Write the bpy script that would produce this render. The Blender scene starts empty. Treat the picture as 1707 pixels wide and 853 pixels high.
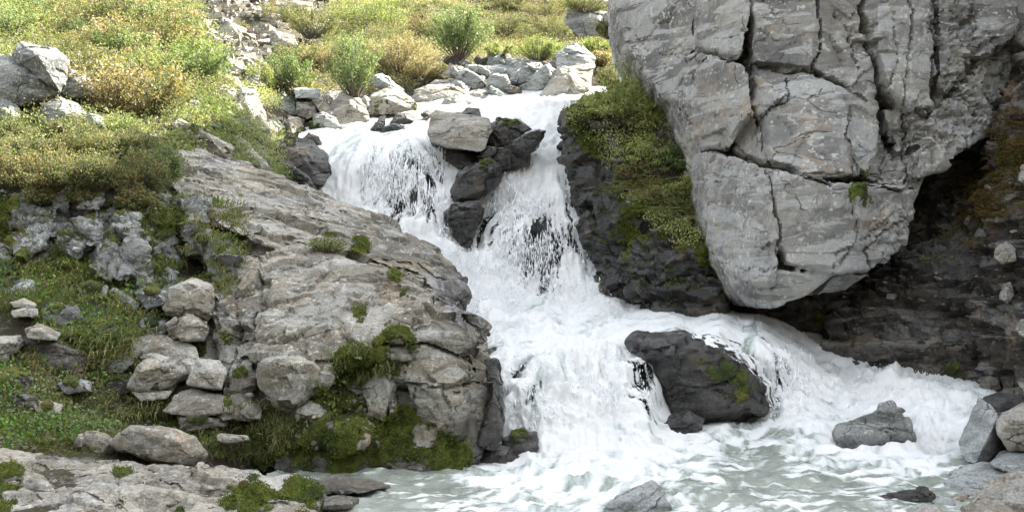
import bpy, bmesh, math, random, os
import numpy as np
from mathutils import Vector
from mathutils.bvhtree import BVHTree
R = math.radians
random.seed(7)
rng = np.random.default_rng(11)

# ------------------------------------------------------------------ camera, sky, sun, exposure
F, CX, CY, CAMZ = 1830.0, 853.5, 426.5, 2.2
scene = bpy.context.scene
cam_d = bpy.data.cameras.new("camera")
cam = bpy.data.objects.new("camera", cam_d)
scene.collection.objects.link(cam)
cam.location = (0, 0, CAMZ)
cam.rotation_euler = (R(90), 0, 0)
cam_d.sensor_width = 36.0
cam_d.lens = 36.0 * F / 1707.0
cam_d.clip_end = 2000
scene.camera = cam

SUN_EL, SUN_AZ = 42.0, 62.0          # azimuth measured from +Y towards +X
world = bpy.data.worlds.new("World")
scene.world = world
world.use_nodes = True
wn = world.node_tree
sky = wn.nodes.new("ShaderNodeTexSky")
sky.sky_type = 'NISHITA'
sky.sun_disc = False
sky.sun_elevation = R(SUN_EL)
sky.sun_rotation = R(SUN_AZ)
sky.air_density = 1.0
sky.dust_density = 2.5
sky.ozone_density = 0.6
bg = wn.nodes["Background"]
hs = wn.nodes.new("ShaderNodeHueSaturation")       # hazy, nearly neutral sky light
hs.inputs['Saturation'].default_value = .24
wn.links.new(sky.outputs[0], hs.inputs['Color'])
wn.links.new(hs.outputs[0], bg.inputs[0])
bg.inputs[1].default_value = 0.15
sun_d = bpy.data.lights.new("sun", 'SUN')
sun_d.energy = 5.0
sun_d.angle = R(0.6)
sun_d.color = (1.0, 0.93, 0.79)
sun = bpy.data.objects.new("sun", sun_d)
scene.collection.objects.link(sun)
sdir = Vector((math.sin(R(SUN_AZ)) * math.cos(R(SUN_EL)), math.cos(R(SUN_AZ)) * math.cos(R(SUN_EL)), math.sin(R(SUN_EL))))
sun.rotation_euler = sdir.to_track_quat('Z', 'Y').to_euler()
sun.location = (20, 20, 30)
scene.view_settings.view_transform = 'Standard'
scene.view_settings.look = 'None'
scene.view_settings.gamma = 1.0
scene.view_settings.exposure = 2.4
scene.cycles.max_bounces = 6
scene.cycles.transparent_max_bounces = 12
scene.cycles.use_denoising = True

col = scene.collection

# ------------------------------------------------------------------ helpers
def P(px, py, d):
    return ((px - CX) / F * d, d, CAMZ + (CY - py) / F * d)

def PA(a):
    a = np.asarray(a, float)
    return np.stack([(a[:, 0] - CX) / F * a[:, 2], a[:, 2], CAMZ + (CY - a[:, 1]) / F * a[:, 2]], 1)

def proj(v):
    y = np.maximum(v[:, 1], 0.1)
    return np.stack([CX + v[:, 0] / y * F, CY - (v[:, 2] - CAMZ) / y * F], 1)

def _h(ix, iy, iz, s):
    ix = ix.astype(np.int64).astype(np.uint32); iy = iy.astype(np.int64).astype(np.uint32); iz = iz.astype(np.int64).astype(np.uint32)
    n = ix * np.uint32(374761393) + iy * np.uint32(668265263) + iz * np.uint32(2147483647) + np.uint32((s * 1274126177 + 12345) & 0xffffffff)
    n = (n ^ (n >> np.uint32(13))) * np.uint32(1274126177)
    n = (n ^ (n >> np.uint32(15))) * np.uint32(2246822519)
    n = n ^ (n >> np.uint32(16))
    return n.astype(np.float64) / 4294967295.0

def vnoise(p, s=0):
    """value noise in -1..1"""
    i = np.floor(p); f = p - i
    u = f * f * f * (f * (f * 6 - 15) + 10)
    out = 0
    for dx in (0, 1):
        for dy in (0, 1):
            for dz in (0, 1):
                w = (u[:, 0] if dx else 1 - u[:, 0]) * (u[:, 1] if dy else 1 - u[:, 1]) * (u[:, 2] if dz else 1 - u[:, 2])
                out = out + w * _h(i[:, 0] + dx, i[:, 1] + dy, i[:, 2] + dz, s)
    return out * 2 - 1

def fbm(p, o=4, s=0, g=0.5):
    a, t = 1.0, 0.0
    q = p.copy()
    for k in range(o):
        t = t + a * vnoise(q, s + k)
        q = q * 2.03 + 17.3
        a *= g
    return t

def worley(p, s=0):
    """returns F1, F2, id hash, vector to nearest"""
    i = np.floor(p)
    n = len(p)
    f1 = np.full(n, 9.0); f2 = np.full(n, 9.0); idh = np.zeros(n); vec = np.zeros((n, 3))
    for dx in (-1, 0, 1):
        for dy in (-1, 0, 1):
            for dz in (-1, 0, 1):
                cx, cy, cz = i[:, 0] + dx, i[:, 1] + dy, i[:, 2] + dz
                c = np.stack([cx + _h(cx, cy, cz, s), cy + _h(cx, cy, cz, s + 1), cz + _h(cx, cy, cz, s + 2)], 1)
                d = c - p
                r = np.sqrt((d ** 2).sum(1))
                nearer = r < f1
                f2 = np.where(nearer, f1, np.minimum(f2, r))
                idh = np.where(nearer, _h(cx, cy, cz, s + 5), idh)
                vec[nearer] = d[nearer]
                f1 = np.where(nearer, r, f1)
    return f1, f2, idh, vec

def sstep(a, b, x):
    t = np.clip((x - a) / (b - a), 0, 1)
    return t * t * (3 - 2 * t)

def mesh_np(name, verts, faces, mat=None, attrs=None, smooth=False, parent=None, link=True):
    verts = np.asarray(verts, np.float32); faces = np.asarray(faces, np.int32)
    me = bpy.data.meshes.new(name)
    k = faces.shape[1]
    me.vertices.add(len(verts)); me.vertices.foreach_set("co", verts.ravel())
    me.loops.add(faces.size); me.loops.foreach_set("vertex_index", faces.ravel())
    me.polygons.add(len(faces))
    me.polygons.foreach_set("loop_start", np.arange(0, faces.size, k, dtype=np.int32))
    me.polygons.foreach_set("loop_total", np.full(len(faces), k, np.int32))
    me.polygons.foreach_set("use_smooth", np.full(len(faces), smooth, bool))
    me.update(calc_edges=True)
    if attrs:
        for an, av in attrs.items():
            at = me.attributes.new(an, 'FLOAT', 'POINT')
            at.data.foreach_set("value", np.asarray(av, np.float32))
    if mat: me.materials.append(mat)
    o = bpy.data.objects.new(name, me)
    if link: col.objects.link(o)
    if parent: o.parent = parent
    return o

def tag(o, label=None, cat=None, group=None, kind=None):
    if label: o["label"] = label
    if cat: o["category"] = cat
    if group: o["group"] = group
    if kind: o["kind"] = kind
    return o

def rebase(o):
    """move the origin of a mesh to the middle of its base, the shape stays where it is"""
    n = len(o.data.vertices)
    co = np.empty(n * 3, np.float32); o.data.vertices.foreach_get("co", co); co = co.reshape(-1, 3)
    b = np.array([(co[:, 0].min() + co[:, 0].max()) / 2, (co[:, 1].min() + co[:, 1].max()) / 2, co[:, 2].min()], np.float32)
    o.data.vertices.foreach_set("co", (co - b).ravel()); o.data.update()
    o.location = [float(x) for x in b]
    for c in o.children: c.location = [-float(x) for x in b]
    return o

def inpoly(pts, poly):
    x, y = pts[:, 0], pts[:, 1]
    ins = np.zeros(len(pts), bool)
    j = len(poly) - 1
    for i in range(len(poly)):
        xi, yi = poly[i]; xj, yj = poly[j]
        c = ((yi > y) != (yj > y)) & (x < (xj - xi) * (y - yi) / (yj - yi + 1e-12) + xi)
        ins ^= c
        j = i
    return ins

# ------------------------------------------------------------------ materials
def newmat(name):
    m = bpy.data.materials.new(name); m.use_nodes = True
    nt = m.node_tree
    b = nt.nodes["Principled BSDF"]
    return m, nt, b

class NT:
    def __init__(s, nt): s.nt = nt
    def n(s, t, **kw):
        x = s.nt.nodes.new(t)
        for k, v in kw.items(): setattr(x, k, v)
        return x
    def l(s, a, b): s.nt.links.new(a, b)
    def pos(s, scale=(1, 1, 1), rot=(0, 0, 0)):
        g = s.n("ShaderNodeNewGeometry")
        m = s.n("ShaderNodeMapping")
        m.inputs['Scale'].default_value = scale; m.inputs['Rotation'].default_value = rot
        s.l(g.outputs['Position'], m.inputs['Vector'])
        return m.outputs[0]
    def noise(s, vec, scale, detail=4, rough=0.55, dist=0.0):
        x = s.n("ShaderNodeTexNoise")
        x.inputs['Scale'].default_value = scale; x.inputs['Detail'].default_value = detail
        x.inputs['Roughness'].default_value = rough; x.inputs['Distortion'].default_value = dist
        s.l(vec, x.inputs['Vector'])
        return x.outputs[0]
    def ramp(s, fac, stops):
        x = s.n("ShaderNodeValToRGB")
        e = x.color_ramp.elements
        while len(e) < len(stops): e.new(0.5)
        for i, (p, c) in enumerate(stops):
            e[i].position = p; e[i].color = c if len(c) == 4 else (*c, 1)
        s.l(fac, x.inputs[0])
        return x.outputs[0]
    def rmp(s, fac, a, b, lo=0.0, hi=1.0):
        x = s.n("ShaderNodeMapRange"); x.interpolation_type = 'SMOOTHSTEP'
        s.l(fac, x.inputs[0])
        for i, v in zip((1, 2, 3, 4), (a, b, lo, hi)): x.inputs[i].default_value = v
        return x.outputs[0]
    def mix(s, fac, a, b, mode='MIX'):
        x = s.n("ShaderNodeMix"); x.data_type = 'RGBA'; x.blend_type = mode
        for sock, v in ((x.inputs[0], fac), (x.inputs[6], a), (x.inputs[7], b)):
            if hasattr(v, 'is_output'): s.l(v, sock)
            elif isinstance(v, (int, float)): sock.default_value = v
            else: sock.default_value = (*v, 1) if len(v) == 3 else v
        return x.outputs[2]
    def m(s, op, a, b=None, clamp=False):
        x = s.n("ShaderNodeMath"); x.operation = op; x.use_clamp = clamp
        for i, v in enumerate((a, b)):
            if v is None: continue
            if hasattr(v, 'is_output'): s.l(v, x.inputs[i])
            else: x.inputs[i].default_value = v
        return x.outputs[0]
    def attr(s, name):
        x = s.n("ShaderNodeAttribute"); x.attribute_name = name
        return x.outputs['Fac']

def rock_material(name, c1, c2, lich=0.25, lichcol=(0.42, 0.42, 0.36), stain=0.4, warm=0.2, strata=(R(12), R(8), R(20)), sc=1.0, moss1=(0.055, 0.075, 0.012), moss2=(0.10, 0.085, 0.02), wetrough=0.13, bump=1.0, patch=.7, sb=.5, fc=1.0):
    m, nt, b = newmat(name)
    N = NT(nt)
    p = N.pos()
    ps = N.pos((1.2, 1.2, 7), strata)
    big = N.noise(p, 0.9 * sc, 5, .6, .6)
    base = N.ramp(big, [(0.34, c1), (0.66, c2)])
    st = N.noise(ps, 2.2 * sc, 6, .65, .4)
    base = N.mix(N.rmp(st, .35, .65, 0, .2 + .35 * sb), base, N.mix(.5, c1, (0.02, 0.022, 0.025)), 'MIX')
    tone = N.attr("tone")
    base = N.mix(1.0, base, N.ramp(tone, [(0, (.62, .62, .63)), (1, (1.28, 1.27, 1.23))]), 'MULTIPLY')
    pt = N.noise(ps, .55 * sc, 8, .62, .8)
    base = N.mix(N.rmp(pt, .50, .535, 0, .75 * patch), base, N.mix(.55, c2, (.42, .44, .45)))
    pt2 = N.noise(p, .8 * sc, 8, .66, 1.2)
    base = N.mix(N.rmp(pt2, .56, .60, 0, .55 * patch), base, N.mix(.6, c1, (.13, .115, .10)))
    wm = N.noise(p, 1.7 * sc, 4, .6, 1.0)
    base = N.mix(N.rmp(wm, .54, .7, 0, warm), base, (0.36, 0.26, 0.16))
    fine = N.noise(p, 38, 6, .7)
    base = N.mix(1.0, base, N.ramp(fine, [(.3, (1 - .5 * fc,) * 3), (.7, (1 + .4 * fc,) * 3)]), 'MULTIPLY')
    d = N.noise(p, 5.5 * sc, 7, .7, .5)
    base = N.mix(N.rmp(d, .55, .68, 0, stain), base, (0.045, 0.046, 0.05))
    lp = N.noise(p, 11 * sc, 6, .62, .3)
    lbig = N.noise(p, 1.3, 3, .5)
    lm = N.m('MULTIPLY', N.rmp(lp, .56, .64, 0, 1), N.rmp(lbig, .38, .6, 0.15, 1))
    vor = N.n("ShaderNodeTexVoronoi"); vor.inputs['Scale'].default_value = 9 * sc
    N.l(p, vor.inputs['Vector'])
    spots = N.m('MULTIPLY', N.rmp(vor.outputs['Distance'], .16, .2, 1, 0), N.rmp(lbig, .45, .55, 0, 1))
    lm = N.m('MAXIMUM', lm, spots)
    lf = N.rmp(N.noise(p, 30 * sc, 4, .7), .58, .63, 0, .8)
    lm = N.m('MAXIMUM', lm, N.m('MULTIPLY', lf, N.rmp(N.noise(p, 2.6, 3), .5, .6, 0, 1)))
    base = N.mix(N.m('MULTIPLY', lm, lich * 2.2, True), base, lichcol)
    # fine cracks
    pc = N.pos((1.0, 1.0, 2.2), strata)
    wv = N.n("ShaderNodeTexVoronoi"); wv.feature = 'DISTANCE_TO_EDGE'; wv.inputs['Scale'].default_value = 1.6 * sc
    dn = N.n("ShaderNodeTexNoise"); dn.inputs['Scale'].default_value = 2.5; dn.inputs['Detail'].default_value = 5
    N.l(pc, dn.inputs['Vector'])
    mv = N.n("ShaderNodeMix"); mv.data_type = 'VECTOR'; mv.inputs[0].default_value = .35
    N.l(pc, mv.inputs[4]); N.l(dn.outputs[1], mv.inputs[5]); N.l(mv.outputs[1], wv.inputs['Vector'])
    crack = N.rmp(wv.outputs['Distance'], 0.0, .018, 1, 0)
    crack = N.m('MULTIPLY', crack, N.rmp(N.noise(p, 2.0, 2), .5, .58, 0, 1))
    base = N.mix(N.m('MULTIPLY', crack, .8), base, (0.02, 0.02, 0.018))
    wet = N.attr("wet")
    wetm = N.m('MULTIPLY', wet, N.rmp(N.noise(p, 3, 4), .3, .5, .6, 1), True)
    base = N.mix(wetm, base, N.mix(.24, (0.0, 0.0, 0.0), base))
    # moss
    ms = N.attr("moss")
    mn = N.noise(p, 7, 6, .7)
    mk = N.rmp(N.m('ADD', ms, N.m('MULTIPLY', N.m('SUBTRACT', mn, .5), 1.3)), .42, .56, 0, 1)
    mc = N.ramp(N.noise(p, 3.2, 4, .6), [(.36, (moss1[0] * .45, moss1[1] * .45, moss1[2] * .5)), (.48, moss1), (.56, (.12, .145, .02)), (.66, moss2)])
    mc = N.mix(1.0, mc, N.ramp(N.noise(p, 60, 4, .8), [(.3, (.35, .35, .35)), (.7, (1.5, 1.5, 1.5))]), 'MULTIPLY')
    base = N.mix(mk, base, mc)
    N.l(base, b.inputs['Base Color'])
    r = N.m('SUBTRACT', 0.88, N.m('MULTIPLY', wetm, .88 - wetrough))
    r = N.m('MAXIMUM', r, N.m('MULTIPLY', mk, .95))
    N.l(r, b.inputs['Roughness'])
    N.l(N.m('ADD', .4, N.m('MULTIPLY', wetm, .1)), b.inputs['Specular IOR Level'])
    N.l(N.m('MULTIPLY', wetm, N.m('SUBTRACT', .25, N.m('MULTIPLY', mk, .25))), b.inputs['Coat Weight']); b.inputs['Coat Roughness'].default_value = .10; b.inputs['Coat IOR'].default_value = 1.45
    # bump
    h1 = N.m('MULTIPLY', N.noise(p, 19 * sc, 9, .72, .2), .042)
    h2 = N.m('MULTIPLY', N.noise(ps, 9 * sc, 6, .65, .3), .035 * sb)
    hh = N.m('ADD', h1, h2)
    hh = N.m('SUBTRACT', hh, N.m('MULTIPLY', crack, .03))
    hh = N.m('ADD', hh, N.m('MULTIPLY', mk, N.m('MULTIPLY', N.noise(p, 45, 4, .7), .05)))
    bp = N.n("ShaderNodeBump"); bp.inputs['Strength'].default_value = .9 * bump; bp.inputs['Distance'].default_value = 1.0
    N.l(hh, bp.inputs['Height']); N.l(bp.outputs[0], b.inputs['Normal'])
    return m

M = {}
M['cliff'] = rock_material('cliff_rock', (.19, .193, .192), (.365, .36, .335), lich=.34, lichcol=(.55, .55, .50), stain=.45, warm=.35, strata=(R(-14), R(10), R(0)), sc=.8, sb=.25, bump=.7, patch=1.0, fc=.4)
M['slab'] = rock_material('slab_rock', (.13, .12, .10), (.33, .305, .25), lich=.34, lichcol=(.50, .51, .42), stain=.6, warm=.45, sb=.3, bump=.9)
M['pale'] = rock_material('pale_rock', (.21, .195, .165), (.42, .395, .335), lich=.22, lichcol=(.56, .55, .5), stain=.4, warm=.35)
M['strata'] = rock_material('banded_ledge', (.12, .10, .08), (.28, .25, .20), lich=.15, stain=.5, warm=.5, strata=(R(2), R(4), 0), sc=1.2)
M['blue'] = rock_material('blue_grey_rock', (.24, .262, .268), (.42, .445, .44), lich=.2, lichcol=(.5, .52, .5), stain=.3, warm=.05, sc=1.3)
M['dark'] = rock_material('dark_wet_rock', (.03, .03, .031), (.10, .095, .083), lich=.10, stain=.7, warm=.35, patch=.35)
M['mottled'] = rock_material('mottled_rock', (.13, .135, .14), (.27, .275, .26), lich=.4, lichcol=(.42, .47, .38), stain=.8, warm=.15, sc=1.3)
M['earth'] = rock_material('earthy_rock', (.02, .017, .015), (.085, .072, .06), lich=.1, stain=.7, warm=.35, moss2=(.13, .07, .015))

def soil_material():
    m, nt, b = newmat('soil'); N = NT(nt); p = N.pos()
    c = N.ramp(N.noise(p, 1.4, 6, .65), [(.3, (.03, .024, .015)), (.5, (.06, .048, .026)), (.7, (.06, .065, .024))])
    c = N.mix(1.0, c, N.ramp(N.noise(p, 30, 5, .8), [(.3, (.45, .45, .45)), (.7, (1.5, 1.45, 1.3))]), 'MULTIPLY')
    c = N.mix(N.rmp(N.noise(p, 9, 6, .75), .54, .6, 0, .8), c, (.25, .23, .2))
    c = N.mix(N.rmp(N.noise(p, 2.2, 8, .7), .52, .6, 0, .8), c, (.05, .06, .02))
    N.l(c, b.inputs['Base Color']); b.inputs['Roughness'].default_value = .95
    bp = N.n("ShaderNodeBump"); bp.inputs['Distance'].default_value = .12
    N.l(N.noise(p, 12, 8, .75), bp.inputs['Height']); N.l(bp.outputs[0], b.inputs['Normal'])
    return m
M['soil'] = soil_material()

def leaf_material(name, cols, trans=.35, rough=.55):
    m, nt, b = newmat(name); N = NT(nt)
    lv = N.attr("lv")
    n = len(cols)
    c = N.ramp(lv, [(i / max(1, n - 1), cc) for i, cc in enumerate(cols)])
    N.l(c, b.inputs['Base Color']); b.inputs['Roughness'].default_value = rough
    b.inputs['Specular IOR Level'].default_value = .3
    t = N.n("ShaderNodeBsdfTranslucent"); N.l(N.mix(1.0, c, (1.25, 1.3, .7), 'MULTIPLY'), t.inputs[0])
    mx = N.n("ShaderNodeMixShader"); mx.inputs[0].default_value = trans
    N.l(b.outputs[0], mx.inputs[1]); N.l(t.outputs[0], mx.inputs[2])
    N.l(mx.outputs[0], nt.nodes["Material Output"].inputs[0])
    return m
M['leaf_olive'] = leaf_material('leaf_olive', [(.05, .075, .03), (.10, .125, .05), (.17, .18, .085), (.21, .19, .09), (.30, .28, .19)])
M['leaf_green'] = leaf_material('leaf_green', [(.06, .10, .035), (.11, .16, .06), (.19, .24, .11), (.30, .33, .20)])
M['leaf_yellow'] = leaf_material('leaf_yellow', [(.09, .13, .04), (.17, .22, .07), (.28, .31, .13), (.38, .39, .24)])
M['leaf_autumn'] = leaf_material('leaf_autumn', [(.13, .12, .06), (.24, .20, .11), (.34, .28, .18), (.40, .37, .24)])
M['leaf_mixed'] = leaf_material('leaf_mixed', [(.05, .075, .03), (.10, .13, .05), (.18, .19, .09), (.26, .22, .10), (.28, .13, .06)])
M['leaf_bright'] = leaf_material('leaf_bright', [(.05, .14, .03), (.09, .2, .04), (.2, .26, .05)])
M['grass'] = leaf_material('grass_blades', [(.06, .09, .025), (.10, .14, .04), (.16, .18, .06), (.26, .23, .12), (.17, .12, .06)], trans=.3)
M['mossy'] = leaf_material('moss_fuzz', [(.03, .045, .01), (.07, .10, .016), (.14, .17, .03), (.12, .09, .025)], trans=.2, rough=.9)
M['rust'] = leaf_material('rust_moss', [(.08, .055, .02), (.13, .085, .03), (.11, .10, .035)], trans=.2, rough=.9)
mt, nt_, b_ = newmat('twig'); b_.inputs['Base Color'].default_value = (.12, .095, .075, 1); b_.inputs['Roughness'].default_value = .85
M['twig'] = mt

def water_material():
    m, nt, b = newmat('glacial_water'); N = NT(nt)
    p = N.pos(); fl = N.pos((1, 1, .14))
    foam = N.attr("foam"); veil = N.attr("veil"); strk = N.attr("streak")
    n1 = N.noise(fl, 3.0, 7, .66, .9)
    n2 = N.noise(fl, 15, 6, .65, .4)
    nn = N.m('ADD', N.m('MULTIPLY', n1, .35), N.m('ADD', N.m('MULTIPLY', n2, .2), N.m('MULTIPLY', strk, .45)))
    fm = N.rmp(N.m('ADD', foam, N.m('MULTIPLY', N.m('SUBTRACT', nn, .5), 2.6)), .3, .72, 0, 1)
    green = N.ramp(n1, [(.35, (.185, .21, .18)), (.65, (.33, .355, .315))])
    n4 = N.noise(fl, 34, 4, .7, .5)
    n3 = N.m('ADD', N.m('MULTIPLY', n1, .15), N.m('ADD', N.m('MULTIPLY', n4, .25), N.m('MULTIPLY', strk, .60)))
    foamc = N.ramp(N.m('ADD', n3, N.m('MULTIPLY', N.m('SUBTRACT', foam, .9), .28)), [(.28, (.32, .38, .365)), (.37, (.58, .64, .625)), (.445, (.84, .87, .865)), (.53, (.95, .96, .955))])
    c = N.mix(fm, green, foamc)
    N.l(c, b.inputs['Base Color'])
    N.l(N.rmp(fm, 0, 1, .12, .75), b.inputs['Roughness'])
    b.inputs['IOR'].default_value = 1.33
    # holes: elongated gaps in the falling sheet
    h = N.noise(N.pos((1, 1, .28)), 13, 4, .6, .25)
    h2 = N.noise(N.pos((1, 1, .4)), 40, 3, .6)
    hn = N.m('ADD', N.m('MULTIPLY', h, .35), N.m('ADD', N.m('MULTIPLY', h2, .1), N.m('MULTIPLY', strk, .55)))
    alpha = N.rmp(N.m('SUBTRACT', N.m('ADD', hn, .0), N.m('MULTIPLY', N.m('SUBTRACT', veil, .5), .25)), .415, .50, 0, 1)
    alpha = N.m('MAXIMUM', alpha, N.rmp(veil, .05, .12, 1, 0))
    tr = N.n("ShaderNodeBsdfTransparent")
    trl = N.n("ShaderNodeBsdfTranslucent"); trl.inputs[0].default_value = (.85, .9, .9, 1)
    mt_ = N.n("ShaderNodeMixShader"); N.l(N.m('MULTIPLY', fm, .3), mt_.inputs[0]); N.l(b.outputs[0], mt_.inputs[1]); N.l(trl.outputs[0], mt_.inputs[2])
    mx = N.n("ShaderNodeMixShader"); N.l(alpha, mx.inputs[0]); N.l(tr.outputs[0], mx.inputs[1]); N.l(mt_.outputs[0], mx.inputs[2])
    N.l(mx.outputs[0], nt.nodes["Material Output"].inputs[0])
    bp = N.n("ShaderNodeBump"); bp.inputs['Distance'].default_value = .06; bp.inputs['Strength'].default_value = .5
    hb = N.m('ADD', N.m('MULTIPLY', n2, .5), N.m('MULTIPLY', N.noise(fl, 42, 4, .6), .22))
    N.l(hb, bp.inputs['Height']); N.l(bp.outputs[0], b.inputs['Normal'])
    return m
M['water'] = water_material()
m_, nt_, b_ = newmat('spray_drops'); b_.inputs['Base Color'].default_value = (.9, .92, .93, 1); b_.inputs['Roughness'].default_value = .5
M['spray'] = m_

# ------------------------------------------------------------------ rock builder
BVHS = []
DONE = {}
def get_np(me):
    n = len(me.vertices)
    v = np.empty(n * 3, np.float32); me.vertices.foreach_get("co", v)
    no = np.empty(n * 3, np.float32); me.vertex_normals.foreach_get("vector", no)
    return v.reshape(-1, 3).astype(float), no.reshape(-1, 3).astype(float)

def hullverts(pts, T, shrink=.75, drop=None):
    """front points (px,py,d) plus a set of back points pushed T metres away"""
    a = np.asarray(pts, float)
    w = PA(a)
    c = w.mean(0)
    bk = c + (w - c) * shrink
    bk[:, 1] = w[:, 1] * .3 + c[1] * .7 + T
    allp = [w, bk]
    if drop is not None:
        dn = w.copy(); dn[:, 2] = np.minimum(dn[:, 2], drop); dn[:, 1] += .15
        allp.append(c * [1, 1, 0] + (dn - c * [1, 1, 0]) * [.97, 1, 1])
        d2 = bk.copy(); d2[:, 2] = np.minimum(d2[:, 2], drop); allp.append(d2)
    return np.concatenate(allp)

def rock(name, hulls, vox=.03, mat='slab', A=1.0, cell=.5, fac=.10, crk=.03, crkw=.05, rough=.02, smooth=3, squash=(1, 1, 1.8), tilt=(.15, .1), moss=(), mossup=0.0, wet=(), wetz=None, wetall=0.0, seed=0, label=None, cat=None, group=None, kind=None, hold=True, nofac=False, cracks=(), mossh=.03, toned=(), frac=()):
    bm = bmesh.new()
    for h in hulls:
        t = bmesh.new()
        vs = [t.verts.new(tuple(float(c) for c in x)) for x in h]
        r = bmesh.ops.convex_hull(t, input=vs)
        drop_ = [e for e in r['geom_interior'] if isinstance(e, bmesh.types.BMVert)] + [e for e in r['geom_unused'] if isinstance(e, bmesh.types.BMVert)]
        bmesh.ops.delete(t, geom=list(set(drop_)), context='VERTS')
        bmesh.ops.recalc_face_normals(t, faces=t.faces)
        tm = bpy.data.meshes.new('tmp'); t.to_mesh(tm); t.free(); bm.from_mesh(tm); bpy.data.meshes.remove(tm)
    me = bpy.data.meshes.new('tmp'); bm.to_mesh(me); bm.free()
    ob = bpy.data.objects.new('tmp', me); col.objects.link(ob)
    md = ob.modifiers.new('r', 'REMESH'); md.mode = 'VOXEL'; md.voxel_size = vox; md.adaptivity = 0
    sm = ob.modifiers.new('s', 'SMOOTH'); sm.iterations = smooth; sm.factor = .5
    dg = bpy.context.evaluated_depsgraph_get(); dg.update()
    me2 = bpy.data.meshes.new_from_object(ob.evaluated_get(dg))
    bpy.data.objects.remove(ob); bpy.data.meshes.remove(me)
    v, n = get_np(me2)
    # big shape noise
    q = v + np.stack([fbm(v * 1.3, 3, seed + 31), fbm(v * 1.3, 3, seed + 32), fbm(v * 1.3, 3, seed + 33)], 1) * .14 * cell * 2
    S = np.array(squash)
    tx, ty = tilt
    q2 = q.copy(); q2[:, 2] = q[:, 2] + tx * q[:, 0] + ty * q[:, 1]
    disp = A * .12 * cell * 2 * fbm(v * (.9 / cell), 4, seed)
    tone = np.full(len(v), .5)
    if not nofac:
        for k, (cs, fa) in enumerate(((cell, fac), (cell * .37, fac * .38))):
            f1, f2, idh, vec = worley(q2 * S / cs, seed + 50 + k * 9)
            th = idh * 40.0
            dv = np.stack([np.cos(th), np.sin(th), np.cos(th * 1.7)], 1)
            disp = disp + fa * ((vec * dv).sum(1) * 1.1 + (idh - .5) * .9)
            e = f2 - f1
            gate = sstep(-.25, .3, vnoise(v * 1.1 / cell, seed + 70 + k))
            disp = disp - crk * (1 if k == 0 else .45) * gate * (1 - sstep(0, crkw / cs * .9, e))
            tone += (idh - .5) * (.7 if k == 0 else .35)
    if frac:
        pf = proj(v); g_ = np.zeros(len(v))
        for (x, y, r_) in frac: g_ = np.maximum(g_, 1 - sstep(.6, 1.05, np.hypot(pf[:, 0] - x, pf[:, 1] - y) / r_))
        for cs, fa in ((.34, .085), (.15, .04)):
            f1, f2, idh, vec = worley(q2 * [1, 1, 1.5] / cs, seed + 140)
            disp = disp + g_ * (fa * (vec[:, 0] * np.cos(idh * 40) + vec[:, 2] * np.sin(idh * 40) + (idh - .5) * 1.1) - .03 * (1 - sstep(0, .12, f2 - f1)))
            tone = tone + g_ * (idh - .5) * .3
    disp = disp + rough * fbm(v * 6, 4, seed + 90) + rough * .8 * fbm(q2 * S * [2, 2, 6], 3, seed + 95)
    v2 = v + n * disp[:, None]
    if cracks:
        pq = proj(v); jit = np.c_[vnoise(v * 3.5, seed + 3), vnoise(v * 3.5, seed + 4)] * 8 + np.c_[vnoise(v * 11, seed + 5), vnoise(v * 11, seed + 6)] * 3
        pq = pq + jit; front = n[:, 1] < .2
        for (pl, wd, dp) in cracks:
            dmin = np.full(len(v), 1e9)
            for (x0, y0), (x1, y1) in zip(pl[:-1], pl[1:]):
                L2 = (x1 - x0) ** 2 + (y1 - y0) ** 2
                t = np.clip(((pq[:, 0] - x0) * (x1 - x0) + (pq[:, 1] - y0) * (y1 - y0)) / L2, 0, 1)
                dmin = np.minimum(dmin, np.hypot(pq[:, 0] - x0 - t * (x1 - x0), pq[:, 1] - y0 - t * (y1 - y0)))
            k_ = (1 - sstep(wd * .35, wd, dmin)) * front * (.6 + .4 * (vnoise(v * 2, seed + 8) > -.3))
            v2[:, 1] += dp * k_
    me2.vertices.foreach_set("co", v2.astype(np.float32).ravel()); me2.update()
    v2, n2 = get_np(me2)
    pp = proj(v2)
    ms = np.zeros(len(v2)) + (mossup * np.clip(n2[:, 2] * 1.3 - .3, 0, 1))
    for (x, y, r, s) in moss:
        dd = np.hypot(pp[:, 0] - x, pp[:, 1] - y) / r
        ms = np.maximum(ms, s * (1 - sstep(.35, 1.3, dd)))
    if len(moss) or mossup:
        ms = np.clip(ms * (.85 + 1.15 * fbm(v2 * 3.4, 5, seed + 7, .65)) + ms * .35 * np.clip(n2[:, 2], -.5, 1), 0, 1)
        mk = sstep(.42, .62, ms)
        v2 = v2 + n2 * (mk * mossh * (.9 + 1.1 * fbm(v2 * 7, 3, seed + 17)))[:, None]
        me2.vertices.foreach_set("co", v2.astype(np.float32).ravel()); me2.update()
    wt = np.full(len(v2), float(wetall))
    for (x, y, r, s) in wet:
        dd = np.hypot(pp[:, 0] - x, pp[:, 1] - y) / r
        wt = np.maximum(wt, s * (1 - sstep(.6, 1.15, dd)))
    if wetz is not None:
        wt = np.maximum(wt, 1 - sstep(wetz - .05, wetz + .12, v2[:, 2] + .06 * vnoise(v2 * 3, 5)))
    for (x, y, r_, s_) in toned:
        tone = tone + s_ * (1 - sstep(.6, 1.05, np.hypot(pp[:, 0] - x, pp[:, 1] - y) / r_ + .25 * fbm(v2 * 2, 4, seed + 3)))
    for an, av in (("moss", ms), ("wet", wt), ("tone", np.clip(tone, 0, 1))):
        at = me2.attributes.new(an, 'FLOAT', 'POINT'); at.data.foreach_set("value", av.astype(np.float32))
    me2.name = name
    me2.materials.clear(); me2.materials.append(M[mat])
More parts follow.
